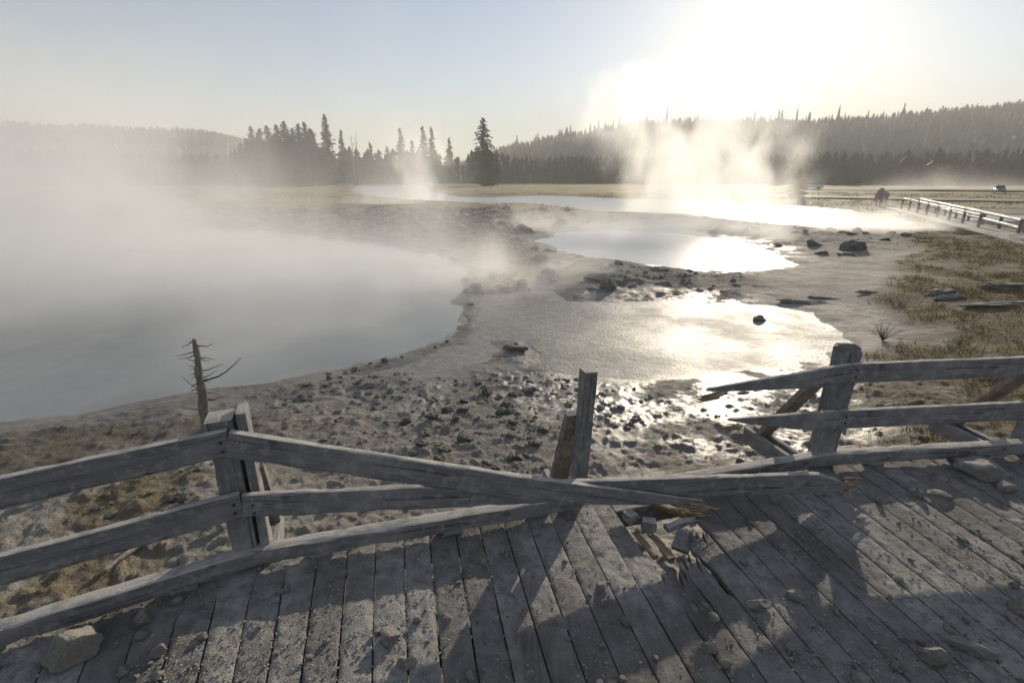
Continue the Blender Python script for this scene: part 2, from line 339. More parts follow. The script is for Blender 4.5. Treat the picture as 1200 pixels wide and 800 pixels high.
# ------------------------------------------------------------------ beams
def beam_mesh(name, L, w, h, seg=36, seed=0, rough=.0022, cut0=None, cut1=None, bow=0., chip=.011, bev=.10):
    """Box along +X from 0..L, width w (Y), height h (Z), softly rounded, uneven; cutN=(length, sharp) gives a splintered end."""
    rnd = np.random.default_rng(seed); b = min(w, h)*bev
    ring = []
    for (sy, sz, n0) in ((1, -1, -90), (1, 1, 0), (-1, 1, 90), (-1, -1, 180)):
        for a in (0, 45, 90):
            t = R(n0+a); ring.append((sy*(w/2-b)+b*math.cos(t), sz*(h/2-b)+b*math.sin(t)))
    full = []
    for q in range(len(ring)):                   # extra points on the flats
        p, p2 = ring[q], ring[(q+1) % len(ring)]; full.append(p)
        if math.dist(p, p2) > .03:
            for s_ in (1/4, 1/2, 3/4): full.append((p[0]+(p2[0]-p[0])*s_, p[1]+(p2[1]-p[1])*s_))
    full = np.array(full); n = len(full); xs = np.linspace(0, L, seg+1)
    off = rnd.uniform(0, 90); V = np.zeros((seg+1, n, 3))
    for i, x_ in enumerate(xs):
        nn = fbm(full[:, 0]*9+off+x_*1.2, full[:, 1]*9-off+x_*2.1, 2.2, 3, seed)
        corner = (np.abs(full[:, 0]) > w/2-b*1.2) & (np.abs(full[:, 1]) > h/2-b*1.2)
        ch = np.where(corner, np.clip(fbm(np.full(n, x_)*6+off, full[:, 1]*20+full[:, 0]*30, 1.5, 3, seed+5)-.15, 0, 1)*chip*2.2, 0)
        s_ = 1-ch/np.maximum(.02, np.linalg.norm(full, axis=1))
        V[i, :, 0] = x_; V[i, :, 1] = full[:, 0]*s_+nn*rough; V[i, :, 2] = full[:, 1]*s_+nn*rough-bow*(1-(2*x_/L-1)**2)
    for cut, end in ((cut0, 0), (cut1, -1)):
        if cut:
            ln, mode = cut
            if mode == 'taper':                  # a long diagonal split running to a point at the top edge
                for i, x_ in enumerate(xs):
                    dd = (x_ if end == 0 else L-x_)/ln
                    if dd < 1: k = .10+.90*dd**.8; V[i, :, 2] = h/2-(h/2-V[i, :, 2])*k; V[i, :, 1] *= .45+.55*dd
            elif mode == 'low':                  # the split leaves the lower edge longest
                for i, x_ in enumerate(xs):
                    dd = (x_ if end == 0 else L-x_)/ln
                    if dd < 1: k = .16+.84*dd**.7; V[i, :, 2] = -h/2+(V[i, :, 2]+h/2)*k
            jag = rnd.uniform(-1, 1, n)*.025*(1 if end == 0 else 1); V[end, :, 0] += jag
    f = []
    for i in range(seg):
        for q in range(n): f.append((i*n+q, i*n+(q+1) % n, (i+1)*n+(q+1) % n, (i+1)*n+q))
    v = V.reshape(-1, 3); me = mesh_np(name, v, np.array(f)[:, ::-1])
    bm = bmesh.new(); bm.from_mesh(me); bv = list(bm.verts)
    for base, rev in ((0, False), (seg*n, True)):
        lp = [bv[base+q] for q in range(n)]
        c = bm.verts.new(sum((l.co for l in lp), Vector())/n)
        for q in range(n):
            fc = (lp[q], lp[(q+1) % n], c); bm.faces.new(fc[::-1] if rev else fc)
    bmesh.ops.recalc_face_normals(bm, faces=bm.faces); bm.to_mesh(me); bm.free()
    me.polygons.foreach_set('use_smooth', np.full(len(me.polygons), True)); me.set_sharp_from_angle(angle=R(38)) if hasattr(me, 'set_sharp_from_angle') else None
    return me
_bs = [100]
def beam(name, p0, p1, w, h, mat, parent, up=(0, 0, 1), **kw):
    p0, p1 = Vector(p0), Vector(p1); x = (p1-p0); L = x.length; x.normalize()
    u = Vector(up); y = u.cross(x).normalized(); z = x.cross(y)
    _bs[0] += 1
    me = beam_mesh(name, L, w, h, seed=_bs[0], seg=kw.pop('seg', max(6, int(L/.05))), **kw)
    o = link(name, me, mat)
    put(o, parent, Matrix.Translation(p0) @ Matrix((x, y, z)).transposed().to_4x4()); return o

# ------------------------------------------------------------------ fence line on the deck edge
A1, A2, A3 = R(24.9), R(15.2), R(6.4)
def dirv(a): return Vector((math.cos(a), math.sin(a), 0))
PL = at(302, 648, .03); PL.z = 0
PR = at(957, 541, .0); PR.z = 0
A2 = math.atan2(PR.y-PL.y, PR.x-PL.x)
kl = at(0, 724, .11); kr = at(1200, 513, .11); A1 = math.atan2(PL.y-kl.y, PL.x-kl.x); A3 = math.atan2(kr.y-PR.y, kr.x-PR.x)
PM = PL.lerp(PR, .5)
def outw(a): return Vector((-math.sin(a), math.cos(a), 0))
def edge_y(x):                                   # far edge of the boards
    if x < PL.x: y = PL.y+(x-PL.x)*math.tan(A1)
    elif x < PR.x: y = PL.y+(x-PL.x)*math.tan(A2)
    else: y = PR.y+(x-PR.x)*math.tan(A3)
    return y+.05

# ------------------------------------------------------------------ boardwalk
def build_boardwalk():
    root = empty('boardwalk', (0, 1, 0), 'grey plank boardwalk covered in dried mud and stones', 'boardwalk', kind='structure')
    lines = [(-3.26, -34.), (-3.09, -33.), (-2.92, -32), (-2.75, -31), (-2.58, -30), (-2.40, -29), (-2.20, -28), (-2.02, -26.7), (-1.84, -25.6), (-1.665, -24.6), (-1.497, -22.8), (-1.333, -20.9), (-1.185, -18.7), (-1.04, -17.0), (-.893, -15.3), (-.739, -14.4),
             (-.588, -13.6), (-.434, -13.), (-.287, -12.5)]
    x_, a_ = -.287, -12.3
    while x_ < 6.2:
        x_ += .1545; a_ = -12.1 if x_ < 2.1 else min(-6.4, -12.1+(x_-2.1)*3.8); lines.append((x_, a_))
    sc_ = CAMZ/2.05
    Vs, Fs, mud, tone, base = [], [], [], [], 0; scr = bmesh.new()
    hole_ends = {}
    for i in range(len(lines)-1):
        (xa, aa), (xb, ab) = lines[i], lines[i+1]
        gap = random.uniform(.005, .012)
        cx = (xa+xb)/2
        def pt(s_, y_):
            l = xa+(y_-1.5)*math.tan(R(aa))+gap/2; r_ = xb+(y_-1.5)*math.tan(R(ab))-gap/2
            if r_ < l+.02: m = (l+r_)/2; l, r_ = m-.01, m+.01
            return l+(r_-l)*s_
        # far end: meet the edge curve
        yf = 2.4
        for _ in range(12): yf = edge_y(pt(.5, yf))
        yf += random.uniform(-.012, .012); slope = math.atan2(edge_y(pt(1, yf))-edge_y(pt(0, yf)), .14)
        rag = 0.
        xm = pt(.5, 1.5); dz0 = random.uniform(-.0025, .0025); sag = 0
        if .93 < cx < 1.08: yf, rag = 2.20, .10
        elif 1.08 < cx < 1.24: yf, rag = 2.30, .14
        elif 1.24 < cx < 1.40: yf, rag = 2.50, .08
        elif .78 < cx < .93: sag = .045
        ys = np.concatenate([np.linspace(-1.2, 1.25, 14), np.arange(1.262, yf, .0135), [yf]]); nu = 15
        us = np.linspace(0, 1, nu)
        Y = np.repeat(ys[:, None], nu, 1); X = np.array([[pt(u, y_) for u in us] for y_ in ys])
        ey = np.array([random.uniform(0, 1) for _ in us]) if rag else np.zeros(nu)
        wgt = sstep(yf-.35, yf, Y)
        Y = Y+wgt*((us-.5)[None]*.14*math.tan(slope) if not rag else 0)
        if rag: Y = Y-wgt*(ey[None]*rag*2)
        m = np.clip(.68+fbm(X, Y, 2.6, 5, 5, .6)*1.25, 0, 1)
        z = dz0+m*.0035+m*fbm(X, Y, 16, 4, 6, .62)*.0075+fbm(X, Y, 45, 2, 7)*.0032
        edge = np.minimum(us, 1-us)[None]; z = z-np.where(edge < .02, .005, np.where(edge < .09, .0015, 0))*1.
        z = z+(us-.5)[None]*random.uniform(-.004, .004)-sag*sstep(1.9, 2.7, Y)
        n = Y.size; rows = len(ys)
        Vs.append(np.stack([X.ravel(), Y.ravel()-1, z.ravel()], -1)); mud.append(m.ravel()); tone.append(np.full(n, random.random()**1.5))
        ii = (np.arange(rows-1)[:, None]*nu+np.arange(nu-1)[None]+base)
        Fs.append(np.stack([ii, ii+1, ii+nu+1, ii+nu], -1).reshape(-1, 4))
        for yo in (.10, .78, 1.45):
            for u_ in (.22, .78):
                yy = yf-yo+random.uniform(-.02, .02)
                if yy > 1.3 and not rag: bmesh.ops.create_cone(scr, cap_ends=True, segments=8, radius1=.0055, radius2=.0045, depth=.002, matrix=Matrix.Translation((pt(u_, yy), yy-1, dz0+.0035-sag*float(sstep(1.9, 2.7, yy)))))
        # skirts: sides and far end drop 38 mm
        rim = [r_*nu for r_ in range(rows)]+[(rows-1)*nu+q for q in range(1, nu)]+[r_*nu+nu-1 for r_ in range(rows-2, -1, -1)]
        top = np.array(rim)+base; low = Vs[-1][rim].copy(); low[:, 2] = -.040
        lo = np.arange(len(rim))+base+n; Vs.append(low); mud.append(np.full(len(rim), .35)); tone.append(np.full(len(rim), .6))
        Fs.append(np.stack([top[:-1], top[1:], lo[1:], lo[:-1]], -1)); base += n+len(rim)
    me = mesh_np('decking', np.vstack(Vs), np.vstack(Fs)); attr(me, 'mud', np.concatenate(mud)); attr(me, 'tone', np.concatenate(tone))
    me.set_sharp_from_angle(angle=R(40))
    link('decking', me, M_deck, root)
    bm_obj('screw_heads', scr, mat_rock('dark screws', (.03, .027, .025), (.08, .065, .055), .6, .3, 40), root, False)
    for (p, a, l0, l1) in ((PL, A1, -3., 0), (PL, A2, .03, (PR-PL).length), (PR, A3, .03, 4.)):
        for k in (-.06, -.75, -1.5, -2.3):
            o_ = outw(a)*k; beam('joist', p+dirv(a)*l0+o_+Vector((0, 0, -.115)), p+dirv(a)*l1+o_+Vector((0, 0, -.115)), .07, .14, M_wood, root, seg=8)
build_boardwalk()

# ------------------------------------------------------------------ railings
RW, RH = .042, .142
def rail_line(P0, P1, a, z, front=-.07): return P0+outw(a)*front+Vector((0, 0, z)), P1+outw(a)*front+Vector((0, 0, z))
railL = empty('wooden_railing', PL, 'grey railing from the left edge whose broken rails sag onto the boardwalk', 'railing')
railR = empty('wooden_railing', PR, 'grey railing at the right with two splintered rail stubs sticking out of its post', 'railing')
def post(root, P, a, top=.93, w=.10, d=.14, lean=0., wide=False, fwd=0.):
    u, o = dirv(a), outw(a); tp = P+u*lean+o*fwd+Vector((0, 0, top)); bt = P+Vector((0, 0, -.55))
    if wide:
        beam('post', bt-u*.045, tp-u*.045, .14, .125, M_wood, root, up=u, seg=24)
        beam('post', bt+u*.058, tp+u*.058+Vector((0, 0, .025)), .14, .046, M_wood, root, up=u, seg=24)
    else: beam('post', bt, tp, d, w, M_wood, root, up=u, seg=24, chip=.003)
def brace(root, P, a, zt=.62, out=.75, zb=-.03, off=0., lean=0.):
    out *= .56
    u, o = dirv(a), outw(a)
    beam('brace', P+o*out+u*off+Vector((0, 0, zb)), P+o*.07+u*(off+lean)+Vector((0, 0, zt)), .14, .045, M_brace, root, up=o.cross(u)*0+Vector((0, 0, 1)), seg=16)
    for s_ in (-.05, .05):
        beam('outrigger', P-o*.3+u*(off+s_)+Vector((0, 0, -.085)), P+o*(out+.14)+u*(off+s_)+Vector((0, 0, -.085)), .042, .14, M_wood, root, seg=12)
# left part
post(railL, PL, (A1+A2)/2, .90, wide=True)
brace(railL, PL, (A1+A2)/2, .55, .62, off=.03)
eL = PL-dirv(A1)*2.6
tl = on_plane(0, 563, PL+outw(A1)*-.09, A1)
for z in (.795, .43):
    p0, p1 = rail_line(eL, PL, A1, z, -.095); p1 = p1-dirv(A1)*.02
    beam('rail', p0+Vector((0, 0, -.02)), p1, RW, RH, M_wood, railL)
p0, p1 = rail_line(eL, PL, A1, .078, -.065); beam('kick_rail', p0, p1-dirv(A1)*.004, .085, .095, M_wood, railL)
p0, p1 = rail_line(PL, PM, A2, .078, -.065); beam('kick_rail', p0+dirv(A2)*.012, p1-dirv(A2)*.03, .085, .095, M_wood, railL)
for (s0, sg, a, P) in ((.35, -1, A1, PL), (1.1, -1, A1, PL), (1.9, -1, A1, PL), (.35, 1, A2, PL), (1.1, 1, A2, PL)):
    q = P+dirv(a)*sg*s0+outw(a)*-.06; beam('spacer_block', q-dirv(a)*.06+Vector((0, 0, .016)), q+dirv(a)*.06+Vector((0, 0, .016)), .08, .026, M_wood, railL, seg=4)
# fallen top rail and middle rail
s = PL+outw(A2)*-.10+dirv(A2)*.0
eA = at(818, 597, .07)
ra = beam('broken_rail', s+Vector((0, 0, .79)), eA, RW, RH, M_wood, railL, cut1=(.9, 'taper'), bow=.01)
eB = at(996, 563, .10)
rb_ = beam('broken_rail', s+Vector((0, 0, .425))+dirv(A2)*.012, eB, RW, RH*.96, M_wood, railL, cut1=(.28, 'low'), bow=-.01)
def bolts(root, P, a, zs, offs, front=-.118):
    for z in zs:
        for q in offs:
            bm = bmesh.new(); bmesh.ops.create_cone(bm, cap_ends=True, segments=10, radius1=.009, radius2=.007, depth=.008, matrix=Matrix.Rotation(math.pi/2, 4, 'X'))
            o = bm_obj('bolt', bm, M_bolt, None); put(o, root, Matrix.Translation(P+dirv(a)*q+outw(a)*front+Vector((0, 0, z))) @ Matrix.Rotation(a, 4, 'Z'))
M_bolt = mat_rock('rusty steel', (.05, .04, .035), (.10, .075, .06), .6, .4, 30)
bolts(railL, PL, A1, (.81, .76, .45, .40), (-.055,)); bolts(railL, PL, A2, (.80, .75, .43, .38), (.06,), -.123)
def splinters(rail, L, at0, n, seed, spread=.05, ln=.16):
    rn = random.Random(seed); bm = bmesh.new()
    for _ in range(n):
        l = ln*rn.uniform(.4, 1.2); y, z = rn.uniform(-.016, .016), rn.uniform(-spread, spread); w_ = rn.uniform(.003, .008); s_ = -1 if at0 else 1
        x0 = (0 if at0 else L)-s_*l*.5; p = Vector((x0, y, z)); q = p+Vector((s_*l, rn.uniform(-.02, .02), rn.uniform(-.02, .025)))
        a = [bm.verts.new(p+Vector((0, dy, dz))) for dy, dz in ((-w_*.6, -w_), (w_*.6, -w_), (w_*.6, w_), (-w_*.6, w_))]
        m_ = [bm.verts.new(p.lerp(q, .6)+Vector((0, dy*.7, dz*.7+rn.uniform(-.003, .003)))) for dy, dz in ((-w_*.6, -w_), (w_*.6, -w_), (w_*.6, w_), (-w_*.6, w_))]
        t_ = bm.verts.new(q)
        for k in range(4): bm.faces.new((a[k], a[(k+1) % 4], m_[(k+1) % 4], m_[k])); bm.faces.new((m_[k], m_[(k+1) % 4], t_))
        bm.faces.new(a[::-1])
    bm_obj('splinter', bm, M_splinter, rail, False)
# lone post
mp = empty('fence_post', PM, 'lone grey fence post with a stained brace standing amid the broken rails', 'post')
post(mp, PM+outw(A2)*.06, A2, .92, .085, .10, lean=.055)
brace(mp, PM+outw(A2)*.06, A2, .60, .46, off=-.02, lean=.03)
splinters(ra, (eA-s-Vector((0, 0, .79))).length, False, 16, 1, .03, .30); splinters(rb_, (eB-s-Vector((0, 0, .425))).length, False, 14, 2, .05, .2)
# right part
post(railR, PR, (A2+A3)/2, .905, .125, .14, lean=.05)
brace(railR, PR+outw(A2)*.02, A2, .62, .85, off=-.06)
P4 = PR+dirv(A3)*1.72; P5 = PR+dirv(A3)*3.5
for q in (P4, P5): post(railR, q, A3, .90, .10, .14); brace(railR, q+outw(A3)*.02, A3, .62, .85, off=-.07)
for z in (.765, .41):
    p0, p1 = rail_line(PR, PR+dirv(A3)*3.6, A3, z, -.095); beam('rail', p0+dirv(A3)*.015, p1, RW, RH, M_wood, railR)
p0, p1 = rail_line(PR, PR+dirv(A3)*3.6, A3, .078, -.065); beam('kick_rail', p0+dirv(A3)*.012, p1, .085, .095, M_wood, railR)
p0, p1 = rail_line(PM, PR, A2, .078, -.065); beam('kick_rail', p0+dirv(A2)*.3, p1-dirv(A2)*.004, .085, .095, M_wood, railR, cut0=(.12, 'low'))
fr = PR+outw(A2)*-.095+dirv(A2)*-.0
t1 = on_plane(829, 466, PR+outw(A2)*-.0, A2); t2 = on_plane(856, 501, PR+outw(A2)*.0, A2)
r1 = beam('rail_stub', t1, fr+Vector((0, 0, .765)), RW, RH, M_wood, railR, cut0=((fr-t1).length*.7, 'taper'))
r2 = beam('rail_stub', t2, fr+Vector((0, 0, .41)), RW, RH, M_wood, railR, cut0=((fr-t2).length*.7, 'taper'))
splinters(r1, 0, True, 9, 3, .02, .22); splinters(r2, 0, True, 9, 4, .02, .2)
for s0 in (.4, 1.1, 1.4):
    q = PR+dirv(A3)*s0+outw(A3)*-.06; beam('spacer_block', q-dirv(A3)*.06+Vector((0, 0, .016)), q+dirv(A3)*.06+Vector((0, 0, .016)), .08, .026, M_wood, railR, seg=4)

bolts(railR, PR, A3, (.79, .74, .435, .385), (.05,)); bolts(railR, P4, A3, (.79, .74, .435, .385), (.0,))
# ------------------------------------------------------------------ rocks
def rock_mesh(seed, sub=3, cuts=9, lump=.22, flat=1.):
    rn = random.Random(seed); bm = bmesh.new(); bmesh.ops.create_icosphere(bm, subdivisions=sub, radius=1)
    pl = []
    for _ in range(cuts):
        n = Vector((rn.gauss(0, 1), rn.gauss(0, 1), rn.gauss(0, 1))).normalized(); pl.append((n, rn.uniform(.52, .85)))
    off = Vector((rn.uniform(0, 50), rn.uniform(0, 50), rn.uniform(0, 50)))
    for v in bm.verts:
        for n, d in pl:
            e = v.co.dot(n)-d
            if e > 0: v.co -= n*e*.93
        k = mnoise.fractal(v.co*2.1+off, 1., 2., 3)*lump; k2 = mnoise.noise(v.co*7+off)*lump*.28
        v.co *= 1+k+k2
    s = rn.uniform(.62, .85)*flat
    for v in bm.verts:
        v.co.z *= s
        if v.co.z < -.22: v.co.z = -.22+(v.co.z+.22)*.12; v.co.x *= 1.04; v.co.y *= 1.04
    me = bpy.data.meshes.new('rock'); bm.to_mesh(me); bm.free()
    me.polygons.foreach_set('use_smooth', np.full(len(me.polygons), True)); me.set_sharp_from_angle(angle=R(32)); return me
def rock(name, loc, size, seed, mat, label, cat='rock', group=None, scale=(1, 1, 1), rz=0, sub=3, sink=.25, tilt=(0, 0), lump=.22, cuts=9):
    me = rock_mesh(seed, sub, cuts, lump); o = link(name, me, mat); tag(o, label, cat, group)
    o.scale = tuple(size*s for s in scale); o.rotation_euler = (tilt[0], tilt[1], rz)
    zmin = min(v.co.z for v in me.vertices)*size*scale[2]
    o.location = (loc[0], loc[1], loc[2]-zmin*(1-sink)); return o
def on_deck(px, py): return at(px, py, .004)
for (n, px, py, w, sc, rz, lab) in (
    ('rock', 87, 768, .115, (1.05, .8, 1.15), .5, 'big pale angular boulder on the boards at the lower left'),
    ('rock', 1150, 552, .16, (1.25, .9, .5), .1, 'wide flat rock on the boards under the right railing'),
    ('rock', 166, 727, .050, (1, .9, .7), 1., 'fist sized grey stone by the kick rail behind the big boulder'),
    ('rock', 187, 765, .036, (1.2, .7, .8), .5, 'small pale stone just right of the big boulder'),
    ('rock', 457, 748, .048, (1, 1, .8), 2., 'dusty grey stone at the bottom on the middle boards'),
    ('rock', 1076, 581, .042, (1, .9, 1.), .4, 'dark round stone in the sun below the right railing'),
    ('rock', 1102, 582, .062, (1.5, .7, .5), -.3, 'flat buff stone beside the dark round stone'),
    ('rock', 1029, 588, .032, (.7, .7, 1.2), .8, 'small upright dark stone on a sunny board'),
    ('rock', 1094, 771, .062, (1.1, .8, .75), -.5, 'round topped stone at the lower right of the boards'),
    ('rock', 1140, 763, .066, (1.6, .6, .6), -.7, 'long pale stone lying along a board at the lower right'),
    ('rock', 1197, 716, .062, (.9, .9, 1.3), .2, 'tall pale stone at the right end of the boards'),
    ('rock', 1180, 572, .07, (1.2, .8, .5), .2, 'yellowish stone right of the wide flat rock'),
    ('rock', 888, 710, .05, (1.4, .8, .5), .3, 'flat chip at the centre of a stone cluster in sunlight'),
    ('rock', 934, 700, .05, (1.3, .7, .5), -.4, 'pale chip at the edge of a post shadow'),
    ('rock', 481, 779, .034, (1, .9, .8), .7, 'light grey stone near the bottom, right of the dusty stone'),
    ('rock', 1010, 797, .045, (1, 1, .6), .7, 'blue grey stone at the bottom right among the boards')):
    rock(n, on_deck(px, py), w, int(px*3+py), M_stone, lab, 'stone', None, (sc[0], sc[1], sc[2]*1.45), rz, sink=.08, sub=4, lump=.16, cuts=15)
tp = PR+dirv((A2+A3)/2)*.06+Vector((0, 0, .895))
rock('rock', tp+outw(A2)*.02, .085, 17, M_slab, 'dark rock balanced on top of the right fence post', 'stone', None, (1.15, .9, .62), .4, sink=.05)

# pebbles on the deck (countable) and crumbs (not countable)
peb = [rock_mesh(300+i, 2, 8, .2) for i in range(8)]
for m in peb: m.materials.append(M_stone)
k = 0
while k < 285:
    px, py = random.uniform(-10, 1210), random.uniform(575, 800)
    p = on_deck(px, py)
    if p.y > edge_y(p.x)-.16 or (.75 < p.x+ (p.y-1.5)*.214 < 1.42 and p.y > 2.1): continue
    s = .004+.026*random.random()**4
    o = bpy.data.objects.new('pebble', peb[k % 8]); COL.objects.link(o); o.location = (p.x, p.y, .003+s*.2); o.scale = (s*random.uniform(.9, 1.6), s, s*random.uniform(.9, 1.5))
    o.rotation_euler = (random.uniform(-.3, .3), random.uniform(-.3, .3), random.uniform(0, 6.3))
    tag(o, 'small pale pebble scattered on the muddy boards', 'pebble', 'pebbles scattered on the boardwalk'); k += 1
def scatter_mesh(name, src, P, S, RZ, mat, label, kind='stuff', tilt=.5, flat=True):
    srcs = []
    for m in src:
        v = np.array([x.co[:] for x in m.vertices]); m.calc_loop_triangles(); f = np.array([t.vertices[:] for t in m.loop_triangles]); srcs.append((v, f))
    Vs, Fs, b = [], [], 0
    for i in range(len(P)):
        v, f = srcs[i % len(srcs)]; a = RZ[i]; ca, sa = math.cos(a), math.sin(a)
        t = random.uniform(-tilt, tilt); w = v*np.array(S[i]); y2 = w[:, 1]*math.cos(t)-w[:, 2]*math.sin(t); z2 = w[:, 1]*math.sin(t)+w[:, 2]*math.cos(t)
        Vs.append(np.stack([w[:, 0]*ca-y2*sa, w[:, 0]*sa+y2*ca, z2], -1)+np.array(P[i])); Fs.append(f+b); b += len(v)
    o = link(name, mesh_np(name, np.vstack(Vs), np.vstack(Fs), not flat), mat)
    return tag(o, label, kind=kind)
tiny = [rock_mesh(400+i, 1, 6, .25) for i in range(6)]
P_, S_, Z_ = [], [], []
_q = [on_deck(random.uniform(-20, 1220), random.uniform(560, 805)) for _ in range(17000)]
_m = fbm(np.array([p.x for p in _q]), np.array([p.y for p in _q]), 2.2, 3, 5)
for p, mm in zip(_q, _m):
    if p.y > edge_y(p.x)-.02 or (.75 < p.x+(p.y-1.5)*.214 < 1.42 and p.y > 2.1) or mm+random.uniform(-.5, .5) < -.15: continue
    s = .0016+.0065*random.random()**3.5; P_.append((p.x, p.y, .004+s*.4)); S_.append((s*1.3, s, s*.8)); Z_.append(random.uniform(0, 6.3))
scatter_mesh('mud_crumbs', tiny, P_, S_, Z_, M_stone, 'fine crumbs of dried mud strewn over the boards')

# clods and rubble on the mud
M_rub = mat_rock('weathered rubble', (.105, .096, .085), (.22, .20, .175), .85, .9, 9)
blocks = [rock_mesh(540+i, 3, 9, .34) for i in range(8)]
for m in blocks: m.materials.append(M_rub)
clods = [rock_mesh(500+i, 3, 7, .38) for i in range(10)]
for m in clods: m.materials.append(M_clod)
cand = []
rn = np.random.default_rng(5)
def pix(x, y, z):
    fx = y*CT-(z-CAMZ)*ST; up = y*ST+(z-CAMZ)*CT
    return 600+x/fx*F, 400-up/fx*F
for _ in range(11000):                           # near bank
    x, y = rn.uniform(-5, 9), rn.uniform(3., 9.5); cand.append((x, y, .006+.050*rn.random()**6))
for _ in range(20000):                           # rubble island
    y = rn.uniform(9, 56); x = rn.uniform(-.9*y, .85*y); cand.append((x, y, .03+.20*rn.random()**4.))
cx = np.array([c[0] for c in cand]); cy = np.array([c[1] for c in cand]); cz, cwet, cgr, crub, cmead = height(cx, cy, True)
cd = np.minimum.reduce([sdf(cx, cy, P) for P in POOLS]); den = fbm(cx, cy, .7, 3, 77)
near_m = np.hypot(cx, cy) < 9.2
ok = (cd > .12) & (cmead < .3) & ((den > .06) | ~near_m) & (near_m | ((cx < .04*cy+1.5*den) & (cy < 56)) | ((crub > .2) & (np.arange(len(cx)) % 9 == 0))) & (cy > np.array([edge_y(x) for x in cx])+.12)
ok &= (cgr < .4) | (np.arange(len(cx)) % 3 == 0)
cand = [(c[0], c[1], c[2]*(.6+1.5*float(np.clip(den[i]+.1, 0, .6))) if near_m[i] else c[2]*(1+1.1*min(1, max(0, (cy[i]-20)/15)))) for i, c in enumerate(cand)]
ids = [i for i in range(len(cand)) if ok[i]]
ids.sort(key=lambda i: -cand[i][2]/math.hypot(cx[i], cy[i], cz[i]-CAMZ))
def _vis(i):
    a, b = pix(cx[i], cy[i], cz[i]); return -10 < a < 1210 and 215 < b < 700
ids = [i for i in ids if _vis(i)]
ind, rest = ids[:270], ids[270:15000]
for q, i in enumerate(ind):
    o = bpy.data.objects.new('mud_clod' if near_m[i] else 'rubble_block', (clods if near_m[i] else blocks)[q % 8]); COL.objects.link(o); s = cand[i][2]
    o.location = (cx[i], cy[i], cz[i]+s*.22); o.scale = (s*random.uniform(1, 1.5), s*random.uniform(.8, 1.1), s*random.uniform(.6, .95)); o.rotation_euler = (random.uniform(-.4, .4), random.uniform(-.4, .4), random.uniform(0, 6.3))
    if near_m[i]: tag(o, 'dark clod of mud thrown onto the grey bank behind the fence', 'clod', 'dark clods on the near mud bank')
    else: tag(o, 'dark block of sinter rubble on the flats between the pools', 'rubble block', 'rubble blocks between the pools')
tiny2 = [rock_mesh(600+i, 2 if i < 2 else 1, 6, .4) for i in range(8)]
for nm_, mt, sel, lb in (('rubble', M_clod, [i for i in rest if near_m[i]], 'small dark crumbs of mud strewn over the near bank'), ('rubble', M_rub, [i for i in rest if not near_m[i]], 'grey rubble strewn over the flats between the pools')):
    scatter_mesh(nm_, tiny2, [(cx[i], cy[i], cz[i]+cand[i][2]*.15) for i in sel], [(cand[i][2]*1.25, cand[i][2], cand[i][2]*.7) for i in sel], [random.uniform(0, 6.3) for _ in sel], mt, lb)
# named rocks and slabs beyond the fence
def gpt(px, py):
    z = WATER
    for _ in range(6): p = at(px, py, z); z = gz(p.x, p.y)
    return at(px, py, z)
for (px, py, s, sc, rz, m, lab) in (
    (890, 377, .16, (1, .9, 1.1), .3, M_slab, 'single rounded rock standing in the glittering silt flat'),
    (603, 410, .22, (1.1, .5, .5), -.15, M_slab, 'dark wedge shaped slab at the tip of the mud spit'),
    (1000, 293, .62, (1, .9, .95), .3, M_rub, 'large boulder in low steam at the head of the grass bank'),
    (953, 288, .42, (1., .8, .7), .9, M_rub, 'smaller rounded boulder left of the large boulder in steam'),
    (940, 355, .42, (1.5, .35, .3), -.25, M_slab, 'long low slab on the pale flat right of the silt pool'),
    (966, 350, .30, (1.4, .35, .28), -.2, M_slab, 'shorter slab lying just behind the long low slab'),
    (1018, 343, .22, (1.6, .4, .3), -.3, M_slab, 'thin dark slab on the pale flat left of the grass'),
    (1105, 344, .36, (1.6, .5, .4), .35, M_slab, 'tilted grey slab at the edge of the brown grass'),
    (1112, 350, .34, (1.6, .3, .3), .25, M_slab, 'narrow slab leaning below the tilted grey slab'),
    (1165, 358, .42, (1.9, .45, .35), .1, M_slab, 'long grey slab in the brown grass at the right'),
    (1178, 337, .42, (1.3, .6, .4), -.1, M_slab, 'blocky slab above the long slab at the right'),
    (432, 452, .15, (1.3, .8, .45), .2, M_stone, 'pale flat rock at the waterline of the steaming pool'),
    (702, 327, .40, (1.2, .8, .5), .2, M_rub, 'dark mound of rubble between the pale pool and the silt flat')):
    rock('rock' if s*sc[0]/sc[2] < 1 or sc[1] > .6 else 'slab', gpt(px, py), s, int(px+py*7), m, lab, 'rock', None, sc, rz, sink=.5 if sc[2] < .5 else .3, sub=4, lump=.30 if sc[2] < .5 else .14, cuts=12)

